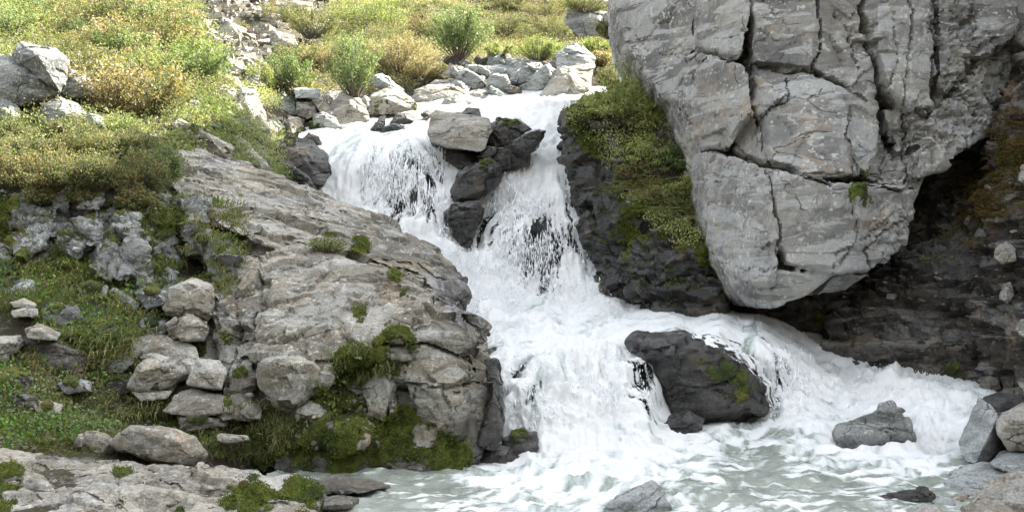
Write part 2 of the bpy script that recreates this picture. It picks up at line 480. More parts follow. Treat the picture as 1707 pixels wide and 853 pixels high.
    me2.polygons.foreach_set("use_smooth", np.ones(len(me2.polygons), bool))
    try: me2.set_sharp_from_angle(angle=R(38))
    except Exception: pass
    o = bpy.data.objects.new(name, me2); col.objects.link(o)
    if hold: BVHS.append((BVHTree.FromObject(o, bpy.context.evaluated_depsgraph_get()), o))
    tag(o, label, cat, group, kind)
    return o

def fin(o):
    return rebase(o)

def hit(px, py, only=None):
    o = Vector((0, 0, CAMZ)); d = (Vector(P(px, py, 10)) - o).normalized()
    best = None
    for b, ob in BVHS:
        if only and ob not in only: continue
        r = b.ray_cast(o, d)
        if r[0] is not None and (best is None or r[3] < best[2]):
            best = (r[0], r[1], r[3], ob)
    return best

def boulder(name, outline, d, T, ridge=(), vox=.02, slope=0.0, sink=None, **kw):
    """outline: px,py list (or px,py,dd); ridge: px,py,dd with dd relative to d"""
    o = [(p[0], p[1], d + (p[2] if len(p) > 2 else 0.0)) for p in outline]
    r = [(p[0], p[1], d + p[2]) for p in ridge]
    w = PA(o); c = w.mean(0)
    bk = c + (w - c) * .72; bk[:, 1] = c[1] + T
    pts = [w, bk]
    if r: pts.append(PA(r))
    if sink:
        lo = w[w[:, 2] < c[2]].copy(); lo[:, 2] -= sink; pts.append(lo)
        lo = bk[bk[:, 2] < c[2]].copy(); lo[:, 2] -= sink; pts.append(lo)
    sz = max(np.ptp(w[:, 0]), np.ptp(w[:, 2]))
    kw.setdefault('cell', max(.18, sz * .45)); kw.setdefault('fac', sz * .035); kw.setdefault('crk', sz * .014)
    kw.setdefault('rough', min(.012, sz * .012)); kw.setdefault('A', .35); kw.setdefault('smooth', 2)
    return rock(name, [np.concatenate(pts)], vox=max(vox, sz / 90), **kw)

# ------------------------------------------------------------------ RBF surfaces
def rbf_fit(xy, vals, kern='tps', reg=1e-6):
    n = len(xy)
    d = np.sqrt(((xy[:, None] - xy[None]) ** 2).sum(-1))
    K = kernel(d, kern) + np.eye(n) * reg
    Q = np.c_[np.ones(n), xy]
    Amat = np.block([[K, Q], [Q.T, np.zeros((3, 3))]])
    return np.linalg.solve(Amat, np.r_[vals, np.zeros((3,) + vals.shape[1:])])
def kernel(d, kern):
    if kern == 'lin': return -d
    return np.where(d > 0, d * d * np.log(np.maximum(d, 1e-9)), 0)
def rbf_eval(w, xy, q, kern='tps'):
    out = np.empty((len(q),) + w.shape[1:])
    for s in range(0, len(q), 20000):
        c = q[s:s + 20000]
        d = np.sqrt(((c[:, None] - xy[None]) ** 2).sum(-1))
        out[s:s + 20000] = np.concatenate([kernel(d, kern), np.ones((len(c), 1)), c], 1) @ w
    return out

# water control points: px, py, distance, foam, veil, turbulence
def dz(py, z): return (CAMZ - z) * F / (py - CY)
W = [
 (780,158,27.6,.9,0,.6),(870,150,28,.95,0,.8),(965,160,27,.9,0,.8),(1000,150,27.5,.9,0,.5),(700,165,27.5,.8,0,.4),
 (790,190,25.6,.9,0,.8),(870,185,25.8,.95,0,1),(960,195,24.6,.9,0,1),(1010,200,24.5,.9,0,.7),
 (850,215,24,.95,0,1),(940,235,22.8,.9,0,1),(1000,250,22.6,.9,0,1),
 (700,200,25.2,.8,0,.5),(640,205,25,.8,0,.4),(570,205,25,.8,0,.3),(520,215,24.6,.8,0,.3),
 (510,236,23.0,.85,0,.3),(540,232,22.8,.8,0,.3),(600,232,22.4,.75,0,.25),(680,232,22.3,.75,0,.25),(740,240,22.5,.8,0,.4),(790,255,22.8,.8,0,.5),
 (540,262,22.0,.9,0,.8),(600,258,21.7,.8,0,.5),(680,258,21.6,.75,.7,.5),(740,280,21.9,.85,.75,.8),
 (560,310,21.5,.95,0,1),(620,310,21.3,.9,.4,1),(690,300,21.3,.9,.95,1),(740,310,21.5,.9,.3,1),
 (560,350,21.2,1,0,1),(640,352,20.9,1,.35,1),(690,345,20.8,.95,.95,1),(745,350,20.9,1,.3,1),(780,330,21.4,1,0,1),
 (640,385,20.4,1,0,1),(700,385,20.2,1,0,1),(740,420,19.9,1,.1,1.1),(700,430,19.6,1,0,1),(760,460,19.5,1,0,1.1),(790,500,19.0,1,0,1),
 (830,260,22.4,.9,0,1),(870,280,21.9,.95,0,1),(930,280,21.8,.95,0,1),(985,290,22,.95,0,1),(1010,300,22,.95,0,1),
 (800,350,21.3,.95,.1,1),(870,335,21.1,.95,.1,1.1),(930,340,21,.95,.4,1.1),(990,350,21.2,.95,0,1.1),(1015,350,21.3,.95,0,1),
 (790,410,20.5,.95,.2,1),(850,400,20.3,.95,.75,1.2),(910,390,20.3,.95,.95,1.2),(990,410,20.5,.95,.1,1.1),
 (800,450,19.8,1,.1,1),(900,450,19.8,1,.95,1.2),(1000,460,20,1,0,1),
 (830,490,19.2,1,0,1),(900,490,19.1,1,.15,1.2),(960,485,19.3,1,0,1.1),(1020,490,19.4,1,0,1),
 (780,530,18.0,1,0,.8),(850,520,18,1,0,.9),(950,515,18.2,1,0,.9),(1050,520,18.4,1,0,.5),(1150,528,18,.85,0,.3),(1230,533,17.6,.8,0,.3),
 (1100,500,19.6,.8,0,.3),(1230,505,19.6,.8,0,.3),
 (790,570,15.2,.9,0,.5),(830,560,15,.9,0,.5),(900,555,15.3,.85,0,.4),(980,555,15.6,.85,0,.5),(1050,552,15.6,.8,0,.3),(1130,548,15.5,.7,0,.2),(1200,548,15.6,.7,0,.2),
 (800,600,14,.7,.3,.5),(860,595,13.9,.72,0,.6),(920,590,13.9,.8,0,.7),(980,590,14.1,.9,0,.9),(1040,590,14.5,.95,0,.9),(1080,590,14.7,.9,.5,.8),
 (825,645,13.25,.8,.9,.9),(870,640,13.0,.8,.35,.9),(940,640,13.1,.85,.1,1),(1000,640,13.4,.95,0,1.1),(1070,640,13.8,.95,.5,1),
 (830,700,12.75,1,.2,1),(880,695,12.6,.95,0,1),(960,690,12.8,.95,0,1.1),(1030,690,13.0,1,0,1.1),(1080,690,13.3,1,.2,.8),
 (800,740,dz(740,.02),.6,0,.3),(880,735,12.3,1,0,.8),(960,730,12.5,1,0,.9),(1050,730,12.6,1,0,.8),(1110,725,dz(725,.05),.9,0,.5),
 (1250,535,17.4,.85,.1,.4),(1310,565,17.2,.9,0,.6),(1340,560,18,.9,0,.4),(1270,562,15.9,.8,0,.3),(1300,590,15.5,.85,.3,.7),
 (1330,610,15.6,.9,.3,.9),(1310,640,15.0,.95,.4,.9),(1350,650,15.0,.95,.1,1),(1320,690,14.1,.95,0,.7),(1260,690,14.3,.8,0,.2),(1200,690,14.35,.6,0,.2),
 (1390,595,17.5,.9,0,.6),(1450,597,17.6,.9,0,.7),(1520,603,17.4,.9,0,.6),(1600,625,17,.85,0,.4),(1660,640,16.4,.7,0,.3),(1720,650,15.8,.6,0,.3),(1500,570,19.0,.9,0,.3),(1650,590,18.5,.9,0,.3),
 (1410,640,16.0,.95,0,1),(1480,640,15.6,.95,0,.9),(1560,655,14.8,.9,0,.7),(1620,660,14.6,.85,0,.5),
 (1390,700,14.2,.9,0,.9),(1470,690,13.9,.95,0,.8),(1530,690,13.6,.95,0,1),(1590,700,13.3,.9,0,.9),(1650,700,13.2,.8,0,.4),
 (1380,750,dz(750,.02),.85,0,.5),(1500,745,dz(745,.04),.95,0,.6),(1580,750,12.3,.9,0,.6),(1700,760,dz(760,0),.6,0,.2),
 (1180,600,15.6,.8,0,.1),(1180,650,15.4,.8,0,.1),(1130,625,15.3,.8,.2,.1),(1245,640,15.5,.8,0,.1),(1140,680,14.9,.8,0,.1),(1230,680,14.9,.8,0,.1),
 (1250,720,dz(720,0),.65,0,.25),(1180,740,dz(740,0),.75,0,.5),
]
for (px, py, fo, tu) in [(560,760,.15,.1),(640,790,.22,.15),(700,770,.3,.2),(800,780,.62,.35),(900,770,.85,.6),(1000,765,.92,.7),(1100,765,.8,.5),(1200,770,.5,.35),(1300,750,.5,.3),
      (1400,790,.55,.3),(1500,790,.6,.3),(1600,790,.5,.2),(1700,800,.4,.2),(600,850,.2,.15),(700,840,.3,.2),(800,830,.5,.3),(900,830,.72,.45),(1000,820,.7,.5),(1100,830,.62,.4),(1200,830,.45,.3),
      (1300,820,.42,.3),(1400,850,.38,.25),(1500,850,.35,.2),(1650,860,.3,.2),(450,800,.1,.1),(300,900,.1,.1),(600,960,.2,.1),(900,960,.5,.3),(1200,960,.4,.3),(1500,960,.3,.2),(1800,960,.3,.2),(1800,800,.3,.2)]:
    W.append((px, py, dz(py, 0), fo, 0, tu))
W = np.array(W, float)
Wxy = W[:, :2] / 400.0
Wd = rbf_fit(Wxy, np.c_[1.0 / W[:, 2], W[:, 3:]], 'tps', 2e-4)
def water_at(px, py):
    r = rbf_eval(Wd, Wxy, np.c_[px, py] / 400.0)
    return 1.0 / np.clip(r[:, 0], .02, 1), np.clip(r[:, 1], 0, 1), np.clip(r[:, 2], 0, 1), np.clip(r[:, 3], .05, 1.4)

WPOLY = [(690,150),(860,143),(1010,143),(1030,200),(1015,300),(1030,400),(1060,495),(1240,500),(1330,545),(1420,572),(1560,585),(1680,600),(1800,640),(1800,960),(250,960),(420,800),(560,752),(760,735),(800,640),(775,560),(740,500),(660,420),(590,380),(520,330),(495,240),(500,205),(600,190),(680,180)]
def relief(step, off=0.0, poly=WPOLY):
    xs = np.arange(240, 1810, step); ys = np.arange(140, 965, step)
    X, Y = np.meshgrid(xs, ys); q = np.c_[X.ravel(), Y.ravel()]
    ins = inpoly(q, poly)
    d, fo, ve, tu = water_at(q[:, 0], q[:, 1])
    v = PA(np.c_[q, d + off])
    nx, ny = len(xs), len(ys)
    G = v.reshape(ny, nx, 3)
    n = np.cross(np.gradient(G, axis=1), -np.gradient(G, axis=0)).reshape(-1, 3)
    n = -n / (np.linalg.norm(n, axis=1, keepdims=True) + 1e-12)
    n *= np.where((n[:, 1] > 0) & (n[:, 2] < .3), -1, 1)[:, None]
    n = np.where((n[:, 2] < 0)[:, None], -n, n)
    idx = np.arange(nx * ny).reshape(ny, nx)
    f = np.stack([idx[:-1, :-1], idx[1:, :-1], idx[1:, 1:], idx[:-1, 1:]], -1).reshape(-1, 4)
    f = f[ins[f].all(1)]
    return q, v, n, f, fo, ve, tu

def compact(v, f, attrs):
    u, inv = np.unique(f, return_inverse=True)
    return v[u], inv.reshape(f.shape), {k: a[u] for k, a in attrs.items()}

q, v, n, f, fo, ve, tu = relief(2.0)
steep = 1 - np.clip(n[:, 2], 0, 1)
# streak lines that follow the flow: noise averaged along the line of steepest descent
nxg = len(np.arange(240, 1810, 2.0)); nyg = len(v) // nxg
Gv = v.reshape(nyg, nxg, 3)
zs = Gv[..., 2].copy()
for _ in range(10):
    zs[1:-1, 1:-1] = (zs[1:-1, 1:-1] + zs[:-2, 1:-1] + zs[2:, 1:-1] + zs[1:-1, :-2] + zs[1:-1, 2:]) / 5
Tu = np.gradient(Gv, axis=1); Tv = np.gradient(Gv, axis=0)
E_, F_, H_ = (Tu * Tu).sum(-1), (Tu * Tv).sum(-1), (Tv * Tv).sum(-1)
zu, zv = np.gradient(zs, axis=1), np.gradient(zs, axis=0)
wx = 1.2 * vnoise(v * [.5, .5, .5] + 3.1, 81).reshape(nyg, nxg) ; wy = 1.2 * vnoise(v * [.5, .5, .5] + 9.7, 82).reshape(nyg, nxg)
drift = np.stack([-.10 + .10 * wx, -.05 + .10 * wy, 0 * wx], -1)          # slow swirl where the pool is level
det = E_ * H_ - F_ ** 2 + 1e-12
au = (drift * Tu).sum(-1) - zu; av = (drift * Tv).sum(-1) - zv
U = (H_ * au - F_ * av) / det; V = (E_ * av - F_ * au) / det
ln = np.sqrt(U * U + V * V) + 1e-9; U /= ln; V /= ln
def lic(src, L):
    acc = src.copy(); wsum = 1.0
    for s_ in (1, -1):
        y, x = np.mgrid[0:nyg, 0:nxg].astype(float)
        for k in range(L):
            xi = np.clip(np.rint(x).astype(int), 0, nxg - 1); yi = np.clip(np.rint(y).astype(int), 0, nyg - 1)
            x = np.clip(x + s_ * U[yi, xi], 0, nxg - 1.001); y = np.clip(y + s_ * V[yi, xi], 0, nyg - 1.001)
            x0 = x.astype(int); y0 = y.astype(int); fx = x - x0; fy = y - y0
            x1 = np.minimum(x0 + 1, nxg - 1); y1 = np.minimum(y0 + 1, nyg - 1)
            wk = 1 - k / L
            acc += wk * (src[y0, x0] * (1 - fx) * (1 - fy) + src[y0, x1] * fx * (1 - fy) + src[y1, x0] * (1 - fx) * fy + src[y1, x1] * fx * fy)
            wsum += wk
    acc /= wsum
    return ((acc - acc.mean()) / (acc.std() + 1e-9)).ravel()
licA = lic((vnoise(v * 9, 84) + .7 * vnoise(v * 18, 85)).reshape(nyg, nxg), 26)
licB = lic((vnoise(v * 26, 86) + .6 * _h(np.floor(v[:, 0] * 60), np.floor(v[:, 1] * 30), np.floor(v[:, 2] * 60), 3)).reshape(nyg, nxg), 9)
pl_ = 1 - sstep(.1, .5, v[:, 2])
swl = fbm(v * [5, 7, 5] + np.c_[vnoise(v * 2, 91), vnoise(v * 2, 92), v[:, 0] * 0] * 1.5, 4, 93)
streak = np.clip(.5 + .13 * (licA * (.8 - .5 * pl_) + licB * .6 + pl_ * 1.3 * swl), 0, 1)
fl = v * [1, 1, .16]
edge = sstep(146, 175, q[:, 1])
dsp = edge * tu * (.12 * fbm(fl * 2.4, 3, 3) + .016 * (1 - 2 * np.abs(fbm(fl * 7, 3, 9))) + .014 * licA + .006 * licB)
pool = (1 - sstep(.1, .5, v[:, 2]))
chn = tu * (1 - steep) * sstep(500, 540, q[:, 1])
dsp = dsp + chn * (.045 * (1 - 2 * np.abs(fbm(v * [4.5, 4.5, 2], 3, 61))) + .02 * (1 - 2 * np.abs(fbm(v * 13, 2, 63))))
rip = (.022 + .03 * fo) * (1 - 2 * np.abs(vnoise(v * [2.6, 4.0, 1] + .8 * np.c_[vnoise(v * 1.1, 5), vnoise(v * 1.1, 6), v[:, 0] * 0], 21))) + .010 * fbm(v * [8, 10, 1], 3, 27)
dsp = dsp * (1 - .45 * pool) + rip * pool
vv = v + n * dsp[:, None]
# pieces that share the same borders: pool, upper stream, cascades
fc = q[f].mean(1)
up = (fc[:, 1] < 232) & ((fc[:, 0] < 790) | (fc[:, 1] < 205))
casc = (~up) & (((fc[:, 1] < 500) & (fc[:, 0] < 1060)) | ((fc[:, 1] > 560) & (fc[:, 1] < 715) & (fc[:, 0] < 1100)))
for nm, msk in (('stream_water', up), ('waterfall', casc), ('water', ~(up | casc))):
    a, b2, at = compact(vv, f[msk], {'foam': fo, 'veil': ve, 'streak': streak})
    o = mesh_np(nm, a, b2, M['water'], at, True)
    lab = {'stream_water': 'white foaming stream entering above the falls between the grey boulders', 'waterfall': 'white waterfall tumbling down the rocky gully in two cascades', 'water': 'milky green white river water churning around the boulders'}[nm]
    tag(o, lab, {'stream_water': 'stream', 'waterfall': 'waterfall', 'water': 'water'}[nm], kind='structure')

# river bed behind the water
BP = [(680,142),(860,135),(1040,140),(1060,300),(1090,480),(1260,492),(1350,540),(1440,565),(1570,580),(1700,590),(1809,640),(1809,964),(242,964),(400,780),(560,745),(740,720),(770,640),(750,560),(700,500),(640,420),(560,380),(490,330),(470,240),(490,195),(600,180),(680,170)]
qb, vb, nb, fb, _, _, _ = relief(7.0, 0, BP)
sb = 1 - np.clip(nb[:, 2], 0, 1)
vb2 = vb - nb * (.28 + .1 * fbm(vb * 2.2, 4, 71) * 1.0)[:, None]
a, b2, at = compact(vb2, fb, {'moss': np.zeros(len(vb2)), 'wet': np.ones(len(vb2)), 'tone': np.full(len(vb2), .4)})
riverbed = tag(mesh_np('riverbed', a, b2, M['dark'], at, True), kind='structure')

# ------------------------------------------------------------------ ground
G_ = [(-300,900,7.2),(0,870,8.0),(150,880,8.1),(300,880,8.4),(500,870,8.9),(0,778,9.4),(0,745,9.9),(-250,760,9.4),(100,770,9.7),(200,800,9.6),(350,800,9.9),(450,790,10.3),(560,795,10.6),
 (0,640,11.2),(100,700,10.5),(200,712,11.6),(290,700,12.1),(400,700,11.7),(-250,600,11.5),(0,560,12.2),(150,560,12.3),(250,560,12.6),(350,600,12.6),(0,480,13.2),(130,480,13.3),(280,490,13.3),(-250,450,13.5),
 (-100,310,14.9),(0,312,14.9),(150,312,15.0),(270,300,15.6),(300,258,17.0),(0,210,17),(200,210,18.3),(-300,200,17),(0,100,22.5),(300,100,25),(150,100,23.5),(0,0,32),(300,0,35),(-400,0,30),(400,150,24.5),(430,60,31),
 (420,200,21.5),(440,250,20.5),(500,150,26.5),(600,150,29),(660,140,30),(600,90,33.5),(700,60,38),(700,0,46),(850,95,34),(900,0,48),(1000,100,33),(1020,0,48),(780,115,31.5),(960,105,32),
 (1100,100,30),(1200,100,32),(1400,100,33),(1700,100,33)]
gw = [tuple(x) for x in PA(np.array(G_, float))]
# outside the frame and behind things; slopes behind camera raised to cut low sky fill
gw += [(-25,60,21),(0,70,23),(25,60,20),(-25,30,13),(-18,15,8),(-14,8,4),(-10,4,1.6),(-5,2,.5),(0,1,.2),(6,2,.3),(10,6,.6),(12,12,2.0),(14,18,5),(16,26,8),(8,20.5,1.5),(5,21,1.4),(3.5,23,3),(10,25,7),(0,120,36),(-60,120,40),(60,120,36),(-70,40,28),(70,40,25),(40,15,14),(-40,10,15),(30,5,5),(-30,0,6),(0,-8,.5),(0,-16,5),(25,-12,8),(-25,-12,8),(0,-40,22),(40,-40,24),(-40,-40,24),(0,-60,34),(60,-60,36),(-60,-60,36)]
for (px, py, d, *_x) in W[::2]:
    x, y, z = P(px, py, d); gw.append((x, y + .15, z - .75))
gw = np.array(gw)
Gw = rbf_fit(gw[:, :2] / 10, gw[:, 2], 'lin', 1e-4)
def ground_h(x, y):
    x = np.asarray(x, float); y = np.asarray(y, float)
    z = rbf_eval(Gw, gw[:, :2] / 10, np.c_[x, y] / 10, 'lin')
    p3 = np.c_[x, y, x * 0]
    far = np.clip((y - 16) / 20, 0, 1)
    return z + .10 * fbm(p3 * 1.1, 4, 41) + far * .45 * fbm(p3 * .35, 4, 44)
def ground_patch(x0, x1, y0, y1, st, name, cut=None):
    xs = np.arange(x0, x1 + st * .5, st); ys = np.arange(y0, y1 + st * .5, st)
    X, Y = np.meshgrid(xs, ys)
    Z = ground_h(X.ravel(), Y.ravel())
    v = np.c_[X.ravel(), Y.ravel(), Z]
    nx, ny = len(xs), len(ys); idx = np.arange(nx * ny).reshape(ny, nx)
    f = np.stack([idx[:-1, :-1], idx[:-1, 1:], idx[1:, 1:], idx[1:, :-1]], -1).reshape(-1, 4)
    return v, f
# one sheet: fine spacing in the middle growing towards the horizon
def axis(lo, hi, a, b, st):
    mid = list(np.arange(a, b, st)); s = st; x = a; L = []
    while x > lo: s *= 1.18; x -= s; L.append(x)
    s = st; x = mid[-1]; Rr = []
    while x < hi: s *= 1.18; x += s; Rr.append(x)
    return np.array(L[::-1] + mid + Rr)
xs = axis(-200, 200, -11, 13, .12); ys = axis(-60, 400, 6, 36, .12)
X, Y = np.meshgrid(xs, ys)
Z = ground_h(X.ravel(), Y.ravel())
gv = np.c_[X.ravel(), Y.ravel(), Z]
nx, ny = len(xs), len(ys); idx = np.arange(nx * ny).reshape(ny, nx)
gf = np.stack([idx[:-1, :-1], idx[:-1, 1:], idx[1:, 1:], idx[1:, :-1]], -1).reshape(-1, 4)
ground = tag(mesh_np('hillside_ground', gv, gf, M['soil'], None, True), kind='structure')
BVHS.append((BVHTree.FromObject(ground, bpy.context.evaluated_depsgraph_get()), ground))

# ------------------------------------------------------------------ cliff and bedrock
def bulged(outline, d, T, bulge=.4, shrink=.72, seed=0, ins=(.62, .88), top=0.0):
    """closed body from an outline: outline ring, nearer front ring, back ring"""
    r = random.Random(seed)
    o = np.array([(p[0], p[1], (d + (p[2] if len(p) > 2 else 0.0)) if d is not None else p[2]) for p in outline], float)
    w = PA(o); c = w.mean(0)
    fr = []
    for x in w:
        k = r.uniform(*ins)
        y = c + (x - c) * k
        y[1] = x[1] * k + c[1] * (1 - k) - T * bulge * r.uniform(.7, 1.15) * (1.35 - k)
        fr.append(y)
    def away(a, t):
        v = a - [0, 0, CAMZ]; return [0, 0, CAMZ] + v * (1 + t / v[:, 1:2])
    bk = away(c + (w - c) * shrink, T)
    md = away(c + (w - c) * .95, T * .45)
    return np.concatenate([w, np.array(fr), md, bk])

def cblk2(pts, T, ch=.07):
    """a block of bedrock: px,py,distance per corner, edges chamfered"""
    a = np.array(pts, float); w = PA(a); c = w.mean(0)
    i = c + (w - c) * .88; i[:, 1] = w[:, 1] * .9 + c[1] * .1 - ch
    bk = c + (w - c) * .93; v_ = bk - [0, 0, CAMZ]; bk = [0, 0, CAMZ] + v_ * (1 + T / v_[:, 1:2])
    return np.concatenate([w, i, bk])

def cd(px, py):
    return 16.3 + max(0, 1290 - px) * .016 + max(0, px - 1500) * .003 + (300 - py) * .0028
def cblk(poly, off=0.0, T=2.2, ch=.06, tilt=(0, 0)):
    if T < 4: off *= 1.9; tilt = (tilt[0] * 1.6, tilt[1] * 1.6)
    cx = sum(p[0] for p in poly) / len(poly); cy = sum(p[1] for p in poly) / len(poly)
    o = [(p[0], p[1], cd(p[0], p[1]) + off + ch + (p[0] - cx) * tilt[0] + (p[1] - cy) * tilt[1]) for p in poly]
    i = []
    for p in poly:
        x, y = cx + (p[0] - cx) * .95, cy + (p[1] - cy) * .95
        i.append((x, y, cd(x, y) + off + (x - cx) * tilt[0] + (y - cy) * tilt[1]))
    w = PA(o); bk = w.copy(); bk[:, 1] += T
    return np.concatenate([w, PA(i), bk])
CL = [
 cblk([(1028,-60),(1030,20),(1042,80),(1100,160),(1136,172),(1158,70),(1162,-60)], 0, tilt=(.002,0)),
 cblk([(1163,-60),(1250,-60),(1252,20),(1234,100),(1162,78)], -.12, tilt=(-.002,0)),
 cblk([(1138,98),(1160,86),(1236,106),(1250,118),(1255,190),(1218,248),(1166,244),(1139,185)], -.22, tilt=(0,.001)),
 cblk([(1254,150),(1262,210),(1280,270),(1224,250)], .02),
 cblk([(1256,6),(1366,-2),(1368,98),(1348,114),(1258,104)], -.02, tilt=(.001,.001)),
 cblk([(1255,-60),(1368,-60),(1367,-5),(1257,1)], -.1),
 cblk([(1260,112),(1350,120),(1392,142),(1418,190),(1420,290),(1350,297),(1284,268),(1262,205)], -.02, tilt=(-.0006,-.001)),
 cblk([(1394,142),(1466,168),(1474,228),(1448,290),(1423,292),(1421,200)], .08, tilt=(.003,0)),
 cblk([(1258,124),(1313,158),(1256,202)], -.07, T=.8),
 cblk([(1372,-60),(1448,-60),(1438,30),(1450,100),(1464,160),(1440,165),(1355,117),(1371,100)], .05, tilt=(.0005,.001)),
 cblk([(1288,282),(1350,304),(1424,310),(1432,380),(1424,452),(1385,458),(1308,440),(1296,380)], -.10, tilt=(-.0003,.0015)),
 cblk([(1426,310),(1480,308),(1516,314),(1523,350),(1500,420),(1452,452),(1428,452),(1434,380)], -.05, tilt=(.0045,.002)),
 cblk([(1168,250),(1215,258),(1281,280),(1292,350),(1301,440),(1290,480),(1235,470),(1195,440),(1180,350)], -.08, tilt=(-.001,.001)),
 cblk([(1200,440),(1290,484),(1285,516),(1250,512),(1225,492)], .15, tilt=(0,.003)),
 cblk([(1298,448),(1385,462),(1352,490),(1318,500),(1292,515),(1284,500)], .15, tilt=(0,.004)),
 cblk([(1388,460),(1450,456),(1410,485),(1360,492)], .5, tilt=(0,.004)),
 cblk([(1456,-60),(1510,-60),(1518,100),(1512,182),(1484,150),(1466,100)], .02, tilt=(.002,0)),
 cblk([(1513,-60),(1556,-60),(1560,120),(1548,186),(1516,184),(1521,90)], .0, tilt=(.001,0)),
 cblk([(1562,-60),(1615,-60),(1620,60),(1600,140),(1572,158),(1563,100)], .15),
 cblk([(1618,-60),(1690,-60),(1700,40),(1682,68),(1640,92),(1622,100)], .0, tilt=(-.002,0)),
 cblk([(1694,-60),(1820,-60),(1820,110),(1712,84),(1690,66),(1702,40)], .05), cblk([(1690,75),(1712,86),(1720,150),(1680,210),(1664,205),(1690,130)], .4),
 cblk([(1474,182),(1512,190),(1514,250),(1506,262),(1482,222)], .25),
 cblk([(1516,190),(1548,190),(1550,240),(1518,246)], .1),
 cblk([(1552,190),(1600,152),(1612,170),(1608,235),(1575,280),(1530,296),(1552,242)], .05, tilt=(.002,0)),
 cblk([(1508,262),(1550,246),(1535,290),(1519,304)], .3),
 cblk([(1602,148),(1640,100),(1682,75),(1690,120),(1662,200),(1656,222),(1612,246),(1616,170)], .25, tilt=(.004,0)),
 # body behind the face and the part above the picture
 np.concatenate([cblk([(1040,-60),(1700,-60),(1692,60),(1655,200),(1600,230),(1525,290),(1110,150)], .55, T=5.5)]),
 cblk([(1150,160),(1600,160),(1515,300),(1495,400),(1440,440),(1290,490),(1215,440),(1185,330)], .45, T=4.5),
]
CR = [
 ([(1253,-60),(1250,20),(1240,70),(1252,110),(1254,150),(1257,205)], 3.4, 0.22), ([(1257,108),(1300,112),(1350,118),(1400,140),(1440,168)], 2.9, 0.14),
 ([(1368,-60),(1368,20),(1370,80),(1352,114)], 2.3, 0.14), ([(1284,272),(1320,288),(1350,302),(1400,307),(1440,308),(1516,313)], 2.9, 0.20),
 ([(1100,162),(1138,180),(1166,246),(1215,252),(1284,276)], 2.9, 0.16), ([(1258,204),(1285,180),(1313,158),(1310,132)], 2.3, 0.10), ([(1262,205),(1270,240),(1286,274)], 2.3, 0.10),
 ([(1284,280),(1296,340),(1298,400),(1306,445)], 2.9, 0.14), ([(1425,312),(1430,350),(1426,400),(1400,440)], 2.0, 0.08), ([(1448,-60),(1440,20),(1450,60),(1462,110),(1466,160),(1472,220),(1492,262)], 5.2, 0.35),
 ([(1418,180),(1420,240),(1430,290),(1470,300)], 2.0, 0.08), ([(1157,-40),(1162,60),(1160,86),(1236,100)], 2.9, 0.12), ([(1138,98),(1160,88),(1158,98),(1190,106)], 2.3, 0.14),
 ([(1512,-60),(1518,60),(1514,180)], 2.3, 0.10), ([(1558,-60),(1560,100),(1548,186)], 3.4, 0.20), ([(1550,188),(1600,148),(1622,98),(1682,72)], 2.9, 0.15), ([(1510,186),(1550,190)], 2.9, 0.20),
 ([(1512,190),(1514,250),(1506,300)], 2.9, 0.15), ([(1550,190),(1552,240),(1525,294)], 2.3, 0.12), ([(1618,-60),(1622,98)], 2.3, 0.12), ([(1602,150),(1616,180),(1610,244)], 2.3, 0.10),
 ([(1452,452),(1440,420),(1470,390),(1516,355)], 2.3, 0.09), ([(1385,455),(1395,420),(1440,400),(1480,370)], 1.8, 0.06), ([(1180,345),(1230,330),(1225,300),(1290,300)], 1.4, 0.04), ([(1195,440),(1250,450),(1300,442)], 2.0, 0.07),
 ([(1290,200),(1330,225),(1400,215)], 1.4, 0.04), ([(1280,150),(1340,160),(1400,160)], 1.4, 0.03), ([(1135,172),(1190,190),(1255,195)], 1.4, 0.05), ([(1040,40),(1090,90),(1150,100)], 1.4, 0.04),
 ([(1330,300),(1345,292),(1420,296),(1470,292)], 1.8, 0.07), ([(1395,20),(1410,60),(1435,120)], 1.8, 0.07), ([(1478,150),(1500,100),(1490,20)], 1.8, 0.06), ([(1290,20),(1330,60),(1300,100)], 1.1, 0.03),
]
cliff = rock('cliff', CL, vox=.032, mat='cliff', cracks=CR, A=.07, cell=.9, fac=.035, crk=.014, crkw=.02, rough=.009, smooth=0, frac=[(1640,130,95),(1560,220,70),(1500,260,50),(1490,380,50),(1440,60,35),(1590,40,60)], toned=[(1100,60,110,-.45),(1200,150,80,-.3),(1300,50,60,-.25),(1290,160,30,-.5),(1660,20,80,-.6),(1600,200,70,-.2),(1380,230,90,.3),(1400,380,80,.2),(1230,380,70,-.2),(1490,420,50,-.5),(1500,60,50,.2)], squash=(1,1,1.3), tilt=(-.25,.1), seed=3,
     moss=[(1240,90,12,.8),(1355,112,14,.6),(1440,312,50,.35)], wet=[(1240,500,30,.7)],
     label='towering grey cracked rock cliff right of the waterfall', cat='cliff')
fin(cliff)

# the cliff goes on outside the picture and holds the shade over the gorge
rock('cliff', [np.array([(9,19,-1),(9,15.6,3),(9.2,16,15.5),(14,12,17),(24,6,15),(26,5,-1),(30,20,18),(12,26,14),(12,26,-1),(16,10,-1),(13,11.5,6)],float),
  PA(np.array([(1050,-62,21),(1120,-380,21.5),(1160,-64,19),(1200,-560,19.5),(1420,-640,18.5),(1440,-64,17.6),(1700,-64,18.2),(1780,-900,17.5),(1780,-64,17.6),(1050,-62,28),(1120,-380,27),(1440,-700,26),(1780,-900,26),(1780,-64,26)],float))], vox=.25, mat='cliff', A=.5, cell=2.5, fac=.3, crk=.1, rough=.06, seed=9,
     label='grey rock wall rising above and right of the cracked cliff', cat='cliff')

